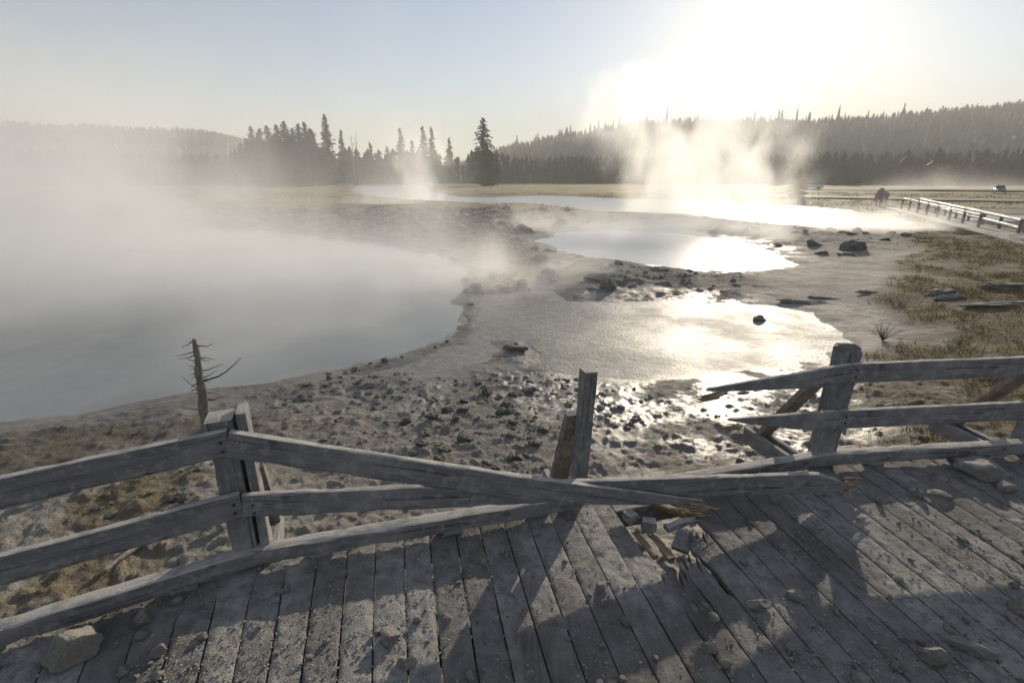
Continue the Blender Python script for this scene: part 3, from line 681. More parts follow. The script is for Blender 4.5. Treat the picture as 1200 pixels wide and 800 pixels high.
# ------------------------------------------------------------------ tubes: snag, branch, brush
def tube(bm, pts, rads, n=8):
    prev = None; rings = []
    for i, p in enumerate(pts):
        p = Vector(p); d = (Vector(pts[min(i+1, len(pts)-1)])-Vector(pts[max(i-1, 0)])).normalized()
        u = d.cross(Vector((.31, .2, .93)) if abs(d.z) < .9 else Vector((1, 0, 0))).normalized(); w = d.cross(u)
        rings.append([bm.verts.new(p+(u*math.cos(2*math.pi*k/n)+w*math.sin(2*math.pi*k/n))*rads[i]) for k in range(n)])
    for a, b in zip(rings, rings[1:]):
        for k in range(n): bm.faces.new((a[k], a[(k+1) % n], b[(k+1) % n], b[k]))
    bm.faces.new(rings[0][::-1]); bm.faces.new(rings[-1])
def build_snag():
    b = gpt(243, 503); root = empty('dead_tree', b, 'small dead tree with bare broken twigs leaning at the pool edge', 'dead tree')
    top = at_y(228, 397, b.y+.05)-b
    bm = bmesh.new(); n = 14; pts = [top*(i/n)+Vector((math.sin(i*1.3)*.006, math.cos(i)*.004, -.1 if i == 0 else 0)) for i in range(n+1)]
    tube(bm, pts, [.070*(1-.62*(i/n))+.006*math.sin(i*2.2)+(.016 if i == 0 else 0) for i in range(n+1)], 10); bm_obj('trunk', bm, M_snag, root)
    rn = random.Random(4)
    spec = [(.55, 1, .46, .5)]+[(.12+.85*k/37+rn.uniform(-.03, .03), rn.choice((-1, 1)), rn.uniform(.03, .26), rn.uniform(-.5, .5)) for k in range(38)]+[(.45, -1, .42, .2)]
    for k, (f, s, L, rise) in enumerate(spec):
        bm = bmesh.new(); p = top*f; a = rn.uniform(-.7, .7); pts = []
        for q in range(6):
            t = q/5; pts.append(p+Vector((s*math.cos(a)*L*t, math.sin(a)*L*t, L*(rise*t*t-.12*t*(1-t))+rn.uniform(-.008, .008))))
        tube(bm, pts, [max(.0018, (.009 if k else .014)*(1-.8*q/5)) for q in range(6)], 5); bm_obj('branch', bm, M_bark, root)
build_snag()
def build_pole():
    bm = bmesh.new(); pp = [(120, 676), (140, 659), (165, 642), (190, 629), (225, 618), (276, 614)]
    pts = [gpt(x, y)+Vector((0, 0, .03+.03*(i > 2))) for i, (x, y) in enumerate(pp)]
    fine = []
    for i in range(len(pts)-1):
        for t in (0, .33, .66): fine.append(pts[i].lerp(pts[i+1], t))
    fine.append(pts[-1]); tube(bm, fine, [.016+.008*i/len(fine)+.002*math.sin(i*2.) for i in range(len(fine))], 8)
    o = bm_obj('branch', bm, M_snag); tag(o, 'curved bare branch lying on the mud below the left railing', 'branch')
build_pole()
def brush(px, py, h, seed, label, n=55):
    b = gpt(px, py); rn = random.Random(seed); bm = bmesh.new()
    for _ in range(n):
        a = rn.uniform(0, 6.28); s = rn.uniform(.15, 1.1); L = h*rn.uniform(.5, 1.1); pts = []
        for q in range(5):
            t = q/4; pts.append(Vector((math.cos(a)*s*L*t, math.sin(a)*s*L*t, L*t*(1-.3*s*t)))+Vector((rn.uniform(-1, 1), rn.uniform(-1, 1), rn.uniform(-1, 1)))*.05*t)
        tube(bm, pts, [.0032*(1-.75*q/4)*h/.4 for q in range(5)], 4)
    o = bm_obj('dead_shrub', bm, M_shrub); o.location = b; tag(o, label, 'shrub')
brush(1034, 399, .42, 3, 'dead twiggy shrub on the pale flat behind the right post')
brush(703, 400, .01, 5, 'x', 1) if False else None

# ------------------------------------------------------------------ broken deck pieces in the hole
def offcut(px, py, z, L, ang, tilt, w, h, mat, name, lab, cat='board'):
    p = at(px, py, z); d = Vector((math.cos(ang)*math.cos(tilt), math.sin(ang)*math.cos(tilt), math.sin(tilt)))
    r_ = empty(name, p, lab, cat) if False else None
    _bs[0] += 1; me = beam_mesh(name, L, w, h, seg=10, seed=_bs[0], cut1=(L*.4, 'low'), rough=.004, chip=.012); o = link(name, me, mat)
    x = d; y = Vector((0, 0, 1)).cross(x).normalized(); zz = x.cross(y)
    o.matrix_world = Matrix.Translation(p-d*L/2) @ Matrix((x, y, zz)).transposed().to_4x4(); tag(o, lab, cat)
offcut(797, 612, .01, .22, R(24), .05, .05, .035, M_wood, 'wood_piece', 'sunlit board end lying across the hole in the boards', 'wood piece')
offcut(741, 604, .02, .10, R(28), .0, .075, .06, M_wood, 'wood_block', 'grey wood block beside the fallen rail at the hole', 'wood block')
offcut(760, 613, .0, .09, R(80), .0, .085, .08, M_wood, 'wood_block', 'dark upright wood block at the left rim of the hole', 'wood block')
offcut(790, 598, -.04, .26, R(-30), -.12, .06, .03, M_splinter, 'wood_piece', 'pale splintered slat sunk in the hole under the fallen rail', 'wood piece')
offcut(775, 640, -.03, .20, R(112), .10, .05, .022, M_splinter, 'wood_piece', 'yellow splinter standing at the near rim of the hole', 'wood piece')
offcut(800, 634, -.07, .16, R(60), .10, .10, .022, M_wood, 'wood_piece', 'dark torn board sunk inside the hole', 'wood piece')
offcut(755, 636, -.02, .24, R(108), .02, .03, .03, M_splinter, 'wood_piece', 'thin yellow strip along the left rim of the hole', 'wood piece')

# ------------------------------------------------------------------ grass
def blades(name, spots, label, mat, hmin, hmax, per, spread, wd=.004):
    S = np.repeat(np.array(spots), per, 0); n = len(S); x, y, s = S.T
    a = rng.uniform(0, 6.28, n); rr_ = rng.random(n)**.7*spread*s; L = rng.uniform(hmin, hmax, n)*s
    ox, oy = x+np.cos(a)*rr_, y+np.sin(a)*rr_; oz = height(ox, oy); lean = rng.uniform(.2, .9, n); ta = a+rng.normal(0, .5, n)
    tx, ty = ox+np.cos(ta)*L*lean, oy+np.sin(ta)*L*lean; tz = oz+L*(1-.35*lean); q = ta+math.pi/2+rng.normal(0, .5, n); w = wd*s
    v = np.empty((n, 3, 3)); v[:, 0] = np.stack([ox-np.cos(q)*w, oy-np.sin(q)*w, oz-.01], -1); v[:, 1] = np.stack([ox+np.cos(q)*w, oy+np.sin(q)*w, oz-.01], -1); v[:, 2] = np.stack([tx, ty, tz], -1)
    Vs, Fs = [v.reshape(-1, 3)], [np.arange(n*3).reshape(-1, 3)]
    o = link(name, mesh_np(name, np.vstack(Vs), np.vstack(Fs), False), mat); tag(o, label, kind='stuff')
def spots(n, xr, yr, key, size):
    x, y = rng.uniform(*xr, n), rng.uniform(*yr, n); z, wet, grs, rub, mead = height(x, y, True); m = {'g': grs, 'm': mead}[key]
    d = np.minimum.reduce([sdf(x, y, P) for P in POOLS])
    k = (m > .35) & (rng.random(n) < m) & (d > .3); return [(x[i], y[i], rng.uniform(*size)) for i in np.where(k)[0]]
blades('grass', spots(30000, (3, 34), (3.6, 36), 'g', (.5, 1.5)), 'brown and yellow grass tufts on the right bank', M_grass, .03, .12, 16, .14, .005)
blades('grass', spots(420, (-6, -1), (2.2, 6.), 'g', (.5, 1.1)), 'rusty low grass tufts at the left of the mud bank', M_grass, .02, .07, 20, .08, .003)
blades('meadow_grass', spots(3600, (-70, 110), (34, 90), 'm', (.8, 1.4)), 'golden meadow grass along the far river bank', M_grass, .08, .26, 12, .9, .03)

# ------------------------------------------------------------------ trees
def pine(seed, h, w, density=1., bare=.08, ragged=.35):
    """crown as many needle sprays in whorls round a tapering trunk"""
    rn = np.random.default_rng(seed); V, Fc, b = [], [], 0; nw = int(26*h/16)
    for i in range(nw):
        t = i/(nw-1); z = h*(bare+(1-bare)*t); L0 = w*(1-t)**.6*(.55+.45*math.sin(min(1, t*4)*math.pi/2))*1.0+.15
        for k in range(rn.integers(5, 8)):
            if rn.random() > density: continue
            a = rn.uniform(0, 6.283); L = L0*rn.uniform(1-ragged*1.3, 1+ragged*.5); droop = rn.uniform(-.1, .45)
            ns = max(3, int(L*3.2))
            for s_ in range(ns):
                u = (s_+.6)/ns; c = np.array([math.cos(a)*L*u, math.sin(a)*L*u, z-droop*L*u*u+.1*L*u])
                for q in range(3):
                    d = rn.normal(0, 1, 3); d /= np.linalg.norm(d); e = np.cross(d, rn.normal(0, 1, 3)); e /= np.linalg.norm(e)+1e-9
                    sz = rn.uniform(.25, .55)*(.7+.5*(1-t)); cc = c+rn.normal(0, .14, 3)
                    V += [cc-d*sz, cc+e*sz*.5, cc+d*sz, cc-e*sz*.5]; Fc.append((b, b+1, b+2, b+3)); b += 4
    crown = mesh_np('crown', np.array(V), np.array(Fc), False); crown.materials.append(M_pine)
    bm = bmesh.new(); n = 8; tube(bm, [(math.sin(i)*.04, math.cos(i*1.7)*.04, h*.985*i/n-(.4 if i == 0 else 0)) for i in range(n+1)], [.016*h*(1-.9*i/n) for i in range(n+1)], 7)
    me = bpy.data.meshes.new('trunk'); bm.to_mesh(me); bm.free(); me.materials.append(M_bark); return crown, me
KINDS = [pine(1, 22, 3.4), pine(2, 24, 4.2, 1., .04), pine(3, 20, 2.8, .8, .2, .5), pine(4, 18, 2.8, .9, .1), pine(5, 23, 4.2, 1., .03, .3)]
KH = [22, 24, 20, 18, 23]
def plant_tree(px, ptop, dist, kind, label, group=None, wide=1.):
    d = ray(px, 210); k = dist/math.hypot(d.x, d.y); x, y = d.x*k, d.y*k; z = gz(x, y)
    tp = at_y(px, ptop, y); h = tp.z-z
    root = empty('pine_tree', (x, y, z-.1), label, 'tree', group, rz=random.uniform(0, 6.28))
    for nm, me in zip(('crown', 'trunk'), KINDS[kind]): o = bpy.data.objects.new(nm, me); COL.objects.link(o); o.parent = root
    s = h/KH[kind]; root.scale = (s*wide, s*wide, s); return root
for (px, top, d, k) in ((303, 149, 185, 0), (312, 152, 190, 3), (321, 148, 180, 1), (332, 147, 186, 0), (341, 143, 195, 4), (350, 151, 178, 1), (357, 146, 188, 0), (364, 144, 182, 4), (371, 152, 192, 3), (309, 160, 176, 1), (345, 160, 172, 4), (328, 158, 172, 1), (366, 162, 172, 1), (296, 163, 190, 3), (288, 168, 186, 1), (316, 165, 168, 4), (338, 166, 168, 1), (355, 168, 166, 4), (374, 166, 172, 1), (280, 176, 182, 4)):
    plant_tree(px, top, d, k, 'dark pine in the dense clump at the left of the river', 'pines in the left clump', 1.5)
plant_tree(388, 135, 184, 4, 'tallest dark pine standing at the right end of the left clump', wide=1.0)
plant_tree(405, 153, 188, 2, 'slim pine just right of the tallest dark pine', wide=.8)
plant_tree(567, 139, 165, 1, 'tall lone pine beside the golden meadow at the centre', wide=1.5)
plant_tree(572, 172, 158, 4, 'bushy lower pine pressed against the lone centre pine', wide=2.1)
plant_tree(472, 151, 230, 2, 'thin ragged pine rising from the low treeline before the twin steam plumes', wide=1.)
plant_tree(498, 149, 235, 2, 'taller ragged pine behind the twin steam plumes', wide=1.)
plant_tree(508, 150, 238, 3, 'ragged pine right beside the taller one behind the twin steam plumes', wide=.9)
plant_tree(528, 162, 240, 2, 'faint pine at the right edge of the twin steam plumes', wide=.9)
plant_tree(437, 168, 230, 3, 'short pine in the low treeline left of the river bend', wide=1.1)
plant_tree(485, 165, 236, 0, 'squat pine in the low treeline between the ragged pines', wide=1.2)
plant_tree(456, 172, 226, 1, 'round topped pine in the low treeline above the river bend', wide=1.2)
plant_tree(936, 198, 78, 1, 'small hazy pine in the steam left of the parked car', wide=2.3)
def snag_far(px, top, dist, label):
    d = ray(px, 210); k = dist/math.hypot(d.x, d.y); x, y = d.x*k, d.y*k; z = gz(x, y); h = at_y(px, top, y).z-z
    bm = bmesh.new(); tube(bm, [(0, 0, -.3), (.1, 0, h*.5), (.05, .05, h)], [.2, .14, .05], 6)
    rn = random.Random(px)
    for i in range(16):
        a = rn.uniform(0, 6.28); zz = h*rn.uniform(.3, .95); L = rn.uniform(.5, 1.3); tube(bm, [(.05, 0, zz), (math.cos(a)*L, math.sin(a)*L, zz+rn.uniform(-.2, .5))], [.05, .02], 4)
    o = bm_obj('dead_tree', bm, M_snag); o.location = (x, y, z); tag(o, label, 'dead tree')
snag_far(416, 158, 186, 'bare dead trunk left of a pair right of the tall pine')
snag_far(421, 155, 189, 'bare dead trunk right of a pair right of the tall pine')

# forest on the hills: one mass; jagged low conifers
def conifer(seed, tiers=6, n=9):
    rn = np.random.default_rng(seed); V, Fc = [], []
    for i in range(tiers):
        t = i/tiers; z0 = .06+.90*t; r0 = .21*(1-t)**.62+.02; z1 = min(1.0, z0+.26*(1-t*.45)); b = len(V); ph = rn.uniform(0, 6)
        for k in range(n):
            r_ = r0*rn.uniform(.55, 1.2); a = ph+k*6.283/n; V.append((math.cos(a)*r_, math.sin(a)*r_, z0+rn.uniform(-.05, .03)))
        V.append((rn.normal(0, .008), rn.normal(0, .008), z1))
        for k in range(n): Fc.append((b+k, b+(k+1) % n, b+n))
    return np.array(V), np.array(Fc)
CON = [conifer(i) for i in range(6)]
def build_forest():
    n = 26000; az = rng.uniform(R(-58), R(60), n); r = np.sqrt(rng.uniform(FOOT**2, 720**2, n)); r[:2600] = rng.uniform(FOOT-6, FOOT+60, 2600)
    x, y = r*np.sin(az), r*np.cos(az); rh = ridge_h(az); z = height(x, y); den = fbm(x, y, .02, 3, 7)
    keep = (rng.random(n) < np.clip(.7+den*.6, .15, 1)) & ((rh > 12) | (r < FOOT+60)) & (r < RIDGE+45)
    hh = np.where(r < FOOT+60, 7+6*rng.random(n)**1.5, np.where(r < 540, 6+6*rng.random(n)**2, 4.5+3.5*rng.random(n)**2))
    hh *= np.where((az > _az[6]) & (az < _az[12]) & (r < FOOT+60), 1.2, 1.)
    hh = np.where((az < 0) & (r > FOOT+60), hh*.72, hh)
    Vs, Fs, b = [], [], 0
    for i in np.where(keep)[0]:
        v, f = CON[i % 6]; a = i*1.7; w = v*hh[i]; ca, sa = math.cos(a), math.sin(a); q = .75+.55*((i*37) % 17)/17
        Vs.append(np.stack([(w[:, 0]*ca-w[:, 1]*sa)*q+x[i], (w[:, 0]*sa+w[:, 1]*ca)*q+y[i], w[:, 2]+z[i]-.5], -1)); Fs.append(f+b); b += len(v)
    o = link('forest', mesh_np('forest', np.vstack(Vs), np.vstack(Fs), False), M_forest); tag(o, 'dark conifer forest covering the hills', kind='stuff')
build_forest()
con_me = []
for v, f in CON[:4]:
    m = mesh_np('ridge_conifer', v, f, False); m.materials.append(M_forest); con_me.append(m)
for k in range(52):
    px = random.choice([random.uniform(612, 1060), random.uniform(860, 1060), random.uniform(600, 760)])
    d = ray(px, 150); az = math.atan2(d.x, d.y); r_ = RIDGE+random.uniform(-25, 10); x, y = math.sin(az)*r_, math.cos(az)*r_
    o = bpy.data.objects.new('ridge_conifer', con_me[k % 4]); COL.objects.link(o); h = 9+9*random.random()**1.7; o.location = (x, y, gz(x, y)-.5); o.scale = (h*.62, h*.62, h); o.rotation_euler = (0, 0, k*1.3)
    tag(o, 'thin conifer standing up from the skyline of the wooded hill', 'tree', 'conifers along the skyline')

# ------------------------------------------------------------------ far road, far boardwalk, cars, bison
def strip(name, pts, width, lift, mat, label):
    V, Fc = [], []; n = 60; P = []
    for i in range(len(pts)-1):
        for q in range(n//(len(pts)-1)): P.append(Vector(pts[i]).lerp(Vector(pts[i+1]), q/(n//(len(pts)-1))))
    P.append(Vector(pts[-1]))
    for i, p in enumerate(P):
        d = (P[min(i+1, len(P)-1)]-P[max(i-1, 0)]); d.z = 0; d.normalize(); nrm = Vector((-d.y, d.x, 0))
        zc = max(gz(*(p+nrm*s*width/2).to_2d()) for s in (-1, 0, 1))
        for s in (-1, 1): q = p+nrm*s*width/2; V.append((q.x, q.y, zc+lift))
    for i in range(len(P)-1): Fc.append((2*i+1, 2*i, 2*i+2, 2*i+3))
    o = link(name, mesh_np(name, np.array(V), np.array(Fc)), mat); tag(o, label, 'road', kind='structure')
M_road = mat_rock('road gravel', (.10, .095, .095), (.16, .15, .148), .85, .3, 3)
strip('road', [at(860, 220, -.6), at(1040, 222, -.6), at(1250, 224, -.6), at(1500, 226, -.6)], 14, .12, M_road, 'grey road crossing the far meadow')
strip('path', [at(880, 230, -.6), at(1000, 231, -.6), at(1120, 233, -.6), at(1300, 236, -.6)], 9, .12, M_road, 'grey path along the far bank')
def far_boardwalk():
    z0 = -.45
    def g(px, py): return at(px, py, z0)
    a, b, c, e = g(1052, 245), g(1215, 290), g(1215, 275), g(1056, 242); root = empty('boardwalk', a, 'distant pale boardwalk running down towards the right edge', 'boardwalk', kind='structure')
    d = (b-a).normalized(); w = .9
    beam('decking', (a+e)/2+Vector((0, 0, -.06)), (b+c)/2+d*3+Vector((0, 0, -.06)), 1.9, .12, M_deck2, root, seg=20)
    f0, f1 = g(1076, 246), g(1193, 273)
    fr = empty('wooden_railing', f0, 'longer sunlit two rail fence ending in a dark post on the distant boardwalk', 'railing')
    u = (f1-f0).normalized(); n = 8; ta, tb = at_y(1080, 233.5, f0.y).z, at_y(1191, 258, f1.y).z; ma, mb = at_y(1070, 238, f0.y).z, at_y(1186, 266.5, f1.y).z
    for k in range(n+1):
        p = f0.lerp(f1, k/n); beam('post', p+Vector((0, 0, -.4)), Vector((p.x, p.y, ta+(tb-ta)*k/n+.04)), .13, .13, M_wood, fr, up=u, seg=4)
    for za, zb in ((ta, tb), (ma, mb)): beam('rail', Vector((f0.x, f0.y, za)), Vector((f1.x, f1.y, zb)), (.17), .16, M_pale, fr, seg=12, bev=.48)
    g0, g1 = g(1056, 245), g(1146, 266)
    near = empty('wooden_railing', g0, 'shorter near fence of dark posts on the distant boardwalk', 'railing'); u = (g1-g0).normalized()
    na, nb = at_y(1056, 232, g0.y).z, at_y(1144, 251, g1.y).z
    for k in range(8):
        p = g0.lerp(g1, k/7); beam('post', p+Vector((0, 0, -.5)), Vector((p.x, p.y, na+(nb-na)*k/7+.05)), .13, .13, M_wood, near, up=u, seg=4)
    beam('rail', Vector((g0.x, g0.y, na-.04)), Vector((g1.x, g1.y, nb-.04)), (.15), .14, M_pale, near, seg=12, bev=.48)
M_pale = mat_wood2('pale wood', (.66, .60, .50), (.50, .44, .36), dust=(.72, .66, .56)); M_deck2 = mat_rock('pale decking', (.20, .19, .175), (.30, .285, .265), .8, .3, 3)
far_boardwalk()

def car(px, py, paint, rz, label, z=-.7, s=1.):
    p = gpt(px, py); root = empty('parked_car', p+Vector((0, 0, .08)), label, 'car', None, rz)
    t = NT('car paint'); t.set(Base_Color=paint, Roughness=.25, Metallic=.2, Coat_Weight=.6)
    def loft(prof, ws, name, mat):
        bm = bmesh.new(); rows = []
        for (x, zb, zt), (wb, wt) in zip(prof, ws): rows.append([bm.verts.new(c) for c in ((x, -wb, zb), (x, -wb*1.02, (zb+zt)/2), (x, -wt, zt), (x, wt, zt), (x, wb*1.02, (zb+zt)/2), (x, wb, zb))])
        for a, b in zip(rows, rows[1:]):
            for k in range(6): bm.faces.new((a[k], a[(k+1) % 6], b[(k+1) % 6], b[k]))
        bm.faces.new(rows[0]); bm.faces.new(rows[-1][::-1]); bmesh.ops.bevel(bm, geom=list(bm.edges), offset=.05, segments=2, affect='EDGES', clamp_overlap=True); return bm_obj(name, bm, mat, root)
    loft([(-2.25, .45, .85), (-2.1, .3, 1.0), (-.9, .25, 1.02), (.9, .25, 1.0), (1.9, .28, .86), (2.25, .4, .7)], [(.8, .72), (.9, .82), (.92, .86), (.92, .86), (.88, .78), (.75, .66)], 'body', t.m)
    loft([(-1.9, .98, 1.05), (-1.35, .98, 1.58), (.35, .98, 1.60), (1.05, .98, 1.04)], [(.8, .74), (.82, .62), (.82, .62), (.8, .76)], 'cabin', M_carglass)
    loft([(-1.3, 1.56, 1.63), (.32, 1.57, 1.65)], [(.62, .56), (.62, .56)], 'roof', t.m)
    for x in (-1.35, 1.4):
        for y in (-.84, .84):
            bm = bmesh.new(); bmesh.ops.create_cone(bm, cap_ends=True, segments=18, radius1=.34, radius2=.34, depth=.22, matrix=Matrix.Translation((x, y, .34)) @ Matrix.Rotation(math.pi/2, 4, 'X'))
            w = bm_obj('wheel', bm, M_tyre, root, False)
            bm = bmesh.new(); bmesh.ops.create_cone(bm, cap_ends=True, segments=14, radius1=.2, radius2=.2, depth=.25, matrix=Matrix.Translation((x, y, .34)) @ Matrix.Rotation(math.pi/2, 4, 'X')); bm_obj('rim', bm, M_chrome, w, False)
    for y in (-.6, .6):
        bm = bmesh.new(); bmesh.ops.create_uvsphere(bm, u_segments=10, v_segments=6, radius=.12, matrix=Matrix.Translation((2.12, y, .72)) @ Matrix.Scale(.6, 4, (1, 0, 0))); bm_obj('headlight', bm, M_chrome, root)
    root.scale = (s, s, s)
def simple(name, c, r_, **kw):
    t = NT(name); t.set(Base_Color=c, Roughness=r_, **kw); return t.m
M_carglass = simple('car glass', (.04, .05, .055), .05); M_tyre = simple('tyre', (.02, .02, .02), .8); M_chrome = simple('bright metal', (.6, .6, .6), .25, Metallic=.9)
car(951, 222, (.55, .57, .58), R(-20), 'pale car with a bright windscreen parked beyond the far meadow behind the hazy pine')
car(1170, 226.5, (.09, .10, .12), R(235), 'small grey car on the road at the far right', s=.8)

def bison():
    p = gpt(1031, 240.5); root = empty('bison', p, 'bison with a light rimmed back standing on the far river bank', 'bison', None, R(215))
    bm = bmesh.new()
    def ell(c, r_, rot=0): bmesh.ops.create_uvsphere(bm, u_segments=20, v_segments=14, radius=1, matrix=Matrix.Translation(c) @ Matrix.Rotation(rot, 4, 'Y') @ Matrix.Diagonal((r_[0], r_[1], r_[2], 1)))
    ell((.45, 0, 1.18), (.62, .40, .55)); ell((.40, 0, 1.48), (.40, .24, .30)); ell((-.35, 0, 1.10), (.72, .38, .40)); ell((-.85, 0, 1.08), (.35, .33, .36)); ell((.98, 0, 1.05), (.38, .26, .34), .5)
    ell((1.28, 0, .82), (.30, .17, .22), .9); ell((1.30, 0, .60), (.13, .10, .22)); ell((1.02, 0, .70), (.22, .12, .28))
    for (x, y, fr) in ((.62, .2, 1), (.50, -.2, 1), (-.88, .19, 0), (-.78, -.19, 0)):
        if fr: tube(bm, [(x, y, 1.0), (x+.02, y, .62), (x, y, .36), (x+.02, y, .06), (x+.05, y, 0)], [.2, .13, .075, .065, .085], 10)
        else: tube(bm, [(x+.05, y, 1.05), (x+.12, y, .72), (x-.10, y, .42), (x-.04, y, .07), (x, y, 0)], [.24, .16, .075, .062, .08], 10)
    tube(bm, [(-1.15, 0, 1.25), (-1.27, .03, 1.0), (-1.25, .04, .75)], [.04, .025, .05], 6)
    o = bm_obj('body', bm, M_fur, root); m = o.modifiers.new('r', 'REMESH'); m.mode = 'VOXEL'; m.voxel_size = .04; m.use_smooth_shade = True
    s_ = o.modifiers.new('s', 'SMOOTH'); s_.iterations = 4
    for sgn in (-1, 1):
        bm = bmesh.new(); tube(bm, [(1.12, sgn*.16, 1.05), (1.12, sgn*.30, 1.1), (1.10, sgn*.34, 1.26)], [.05, .04, .012], 7); bm_obj('horn', bm, M_tyre, root)
t = NT('bison fur'); nn = t.noise(t.coord('Object'), 9, 5); t.set(Base_Color=t.mix(t.rng(nn, .3, .7), (.24, .21, .18), (.46, .42, .37)), Roughness=.7, Sheen_Weight=1., Sheen_Roughness=.35); M_fur = t.m
bison()

# ------------------------------------------------------------------ steam and haze
class E_:                                        # tiny expression builder for geometry nodes fields
    def __init__(s, T, sock): s.T, s.k = T, sock
    def _b(s, op, o, rev=False):
        n = s.T.nodes.new('ShaderNodeMath'); n.operation = op
        for i, v in enumerate((o, s) if rev else (s, o)):
            if isinstance(v, E_): s.T.links.new(v.k, n.inputs[i])
            elif v is not None: n.inputs[i].default_value = v
        return E_(s.T, n.outputs[0])
    def __add__(s, o): return s._b('ADD', o)
    __radd__ = __add__
    def __mul__(s, o): return s._b('MULTIPLY', o)
    __rmul__ = __mul__
    def __sub__(s, o): return s._b('SUBTRACT', o)
    def __rsub__(s, o): return s._b('SUBTRACT', o, True)
    def __truediv__(s, o): return s._b('DIVIDE', o)
    def sqrt(s): return s._b('SQRT', None)
    def pow(s, p): return s._b('POWER', p)
    def max(s, o): return s._b('MAXIMUM', o)
    def sm(s, a, b):
        n = s.T.nodes.new('ShaderNodeMapRange'); n.interpolation_type = 'SMOOTHSTEP'; s.T.links.new(s.k, n.inputs[0])
        n.inputs[1].default_value, n.inputs[2].default_value = a, b; return E_(s.T, n.outputs[0])
def mat_steam(name, aniso=.5):
    m = bpy.data.materials.new(name); m.use_nodes = True; t = m.node_tree; t.nodes.clear(); o = t.nodes.new('ShaderNodeOutputMaterial'); v = t.nodes.new('ShaderNodeVolumePrincipled')
    v.inputs['Color'].default_value = (.992, .993, .996, 1); v.inputs['Density'].default_value = 1; v.inputs['Anisotropy'].default_value = aniso; t.links.new(v.outputs[0], o.inputs['Volume']); return m
M_steam = mat_steam('steam')
def steam(loc, rad, hgt, dens, label, lean=(0, 0), grow=(.2, .2), scale=.35, amp=1.6, thr=(.05, .8), vox=.3, power=1.2, seed=0, stretch=.7, warp=1.5):
    ex = rad[0]*1.5+(abs(lean[0])+grow[0])*hgt; ey = rad[1]*1.5+(abs(lean[1])+grow[1])*hgt
    ng = bpy.data.node_groups.new('steam', 'GeometryNodeTree'); ng.interface.new_socket('Geometry', in_out='INPUT', socket_type='NodeSocketGeometry'); ng.interface.new_socket('Geometry', in_out='OUTPUT', socket_type='NodeSocketGeometry')
    T = ng; out = T.nodes.new('NodeGroupOutput'); pos = T.nodes.new('GeometryNodeInputPosition'); sep = T.nodes.new('ShaderNodeSeparateXYZ'); T.links.new(pos.outputs[0], sep.inputs[0])
    x, y, z = (E_(T, sep.outputs[i]) for i in range(3))
    def nz(sc, sx, det, zs, dist=.6):
        c = T.nodes.new('ShaderNodeCombineXYZ'); zz = z*zs+seed*7.3
        for i, e in enumerate((x+seed*3.1+sx, y-seed*1.7, zz)): T.links.new(e.k, c.inputs[i])
        n = T.nodes.new('ShaderNodeTexNoise'); T.links.new(c.outputs[0], n.inputs['Vector']); n.inputs['Scale'].default_value = sc; n.inputs['Detail'].default_value = det; n.inputs['Roughness'].default_value = .55; n.inputs['Distortion'].default_value = dist
        return E_(T, n.outputs[0])
    n1 = nz(scale, 0, 5, stretch); n2 = nz(scale*.42, 31, 2, stretch, 0); n3 = nz(scale*.5, 77, 3, stretch, 0)
    xx = x-z*lean[0]+(n2-.5)*rad[0]*warp; yy = y-z*lean[1]+(n3-.5)*rad[1]*warp
    u = xx/(z.max(0.)*grow[0]+rad[0]); w = yy/(z.max(0.)*grow[1]+rad[1])
    e = 1-(u*u+w*w).sqrt()
    zf = (1-z.max(0.)*(1+(n3-.5)*1.6)/hgt).max(0.).pow(power)
    f = (e*1.5-.25+(n1-.5)*amp+(zf-.5)*.7)
    d = f.sm(*thr)*e.sm(0., .5)*zf*z.sm(-.25, .1)*dens
    vc = T.nodes.new('GeometryNodeVolumeCube'); T.links.new(d.k, vc.inputs['Density'])
    vc.inputs['Min'].default_value = (-ex, -ey, -.15); vc.inputs['Max'].default_value = (ex, ey, hgt)
    for a, L in (('Resolution X', 2*ex), ('Resolution Y', 2*ey), ('Resolution Z', hgt)): vc.inputs[a].default_value = max(8, min(260, int(L/vox)))
    sm_ = T.nodes.new('GeometryNodeSetMaterial'); sm_.inputs['Material'].default_value = M_steam
    T.links.new(vc.outputs[0], sm_.inputs['Geometry']); T.links.new(sm_.outputs[0], out.inputs[0])
    me = bpy.data.meshes.new('steam'); me.from_pydata([(0, 0, 0)], [], []); me.materials.append(M_steam)
    o = bpy.data.objects.new('steam', me); COL.objects.link(o); o.location = loc; md = o.modifiers.new('steam', 'NODES'); md.node_group = ng
    tag(o, label, kind='stuff'); return o
def wp(px, py): return at(px, py, WATER)
steam(Vector((-14, 15.5, WATER)), (18, 12), 8.5, .34, 'wide bank of grey steam rolling over the left pool', lean=(-.3, .25), grow=(.3, .35), scale=.21, amp=4.2, vox=.30, seed=1, thr=(.25, 1.5), power=1.1, warp=1.)
steam(wp(380, 340), (8, 6), 2.4, .32, 'thin steam drifting over the middle of the left pool', scale=.45, amp=4.2, vox=.16, seed=2, thr=(.1, 1.4), warp=1.)
steam(wp(503, 236), (4.5, 3), 11.5, .5, 'bright twisting plumes of steam rising by the river bend', lean=(-.1, 0), grow=(.22, .12), scale=.34, amp=4., vox=.22, seed=3, thr=(.2, 1.7), power=.8, stretch=.5, warp=2.6)
steam(wp(120, 246), (6, 4), 7, .16, 'thin wisps rising before the left hill', lean=(.2, 0), grow=(.3, .2), scale=.3, amp=4., vox=.3, seed=11, thr=(.2, 1.6), stretch=.5, warp=2.)
steam(wp(255, 240), (5, 4), 6, .16, 'small wisps rising at the far end of the left pool', lean=(.1, 0), grow=(.3, .2), scale=.3, amp=4., vox=.3, seed=12, thr=(.2, 1.6), stretch=.5, warp=2.)
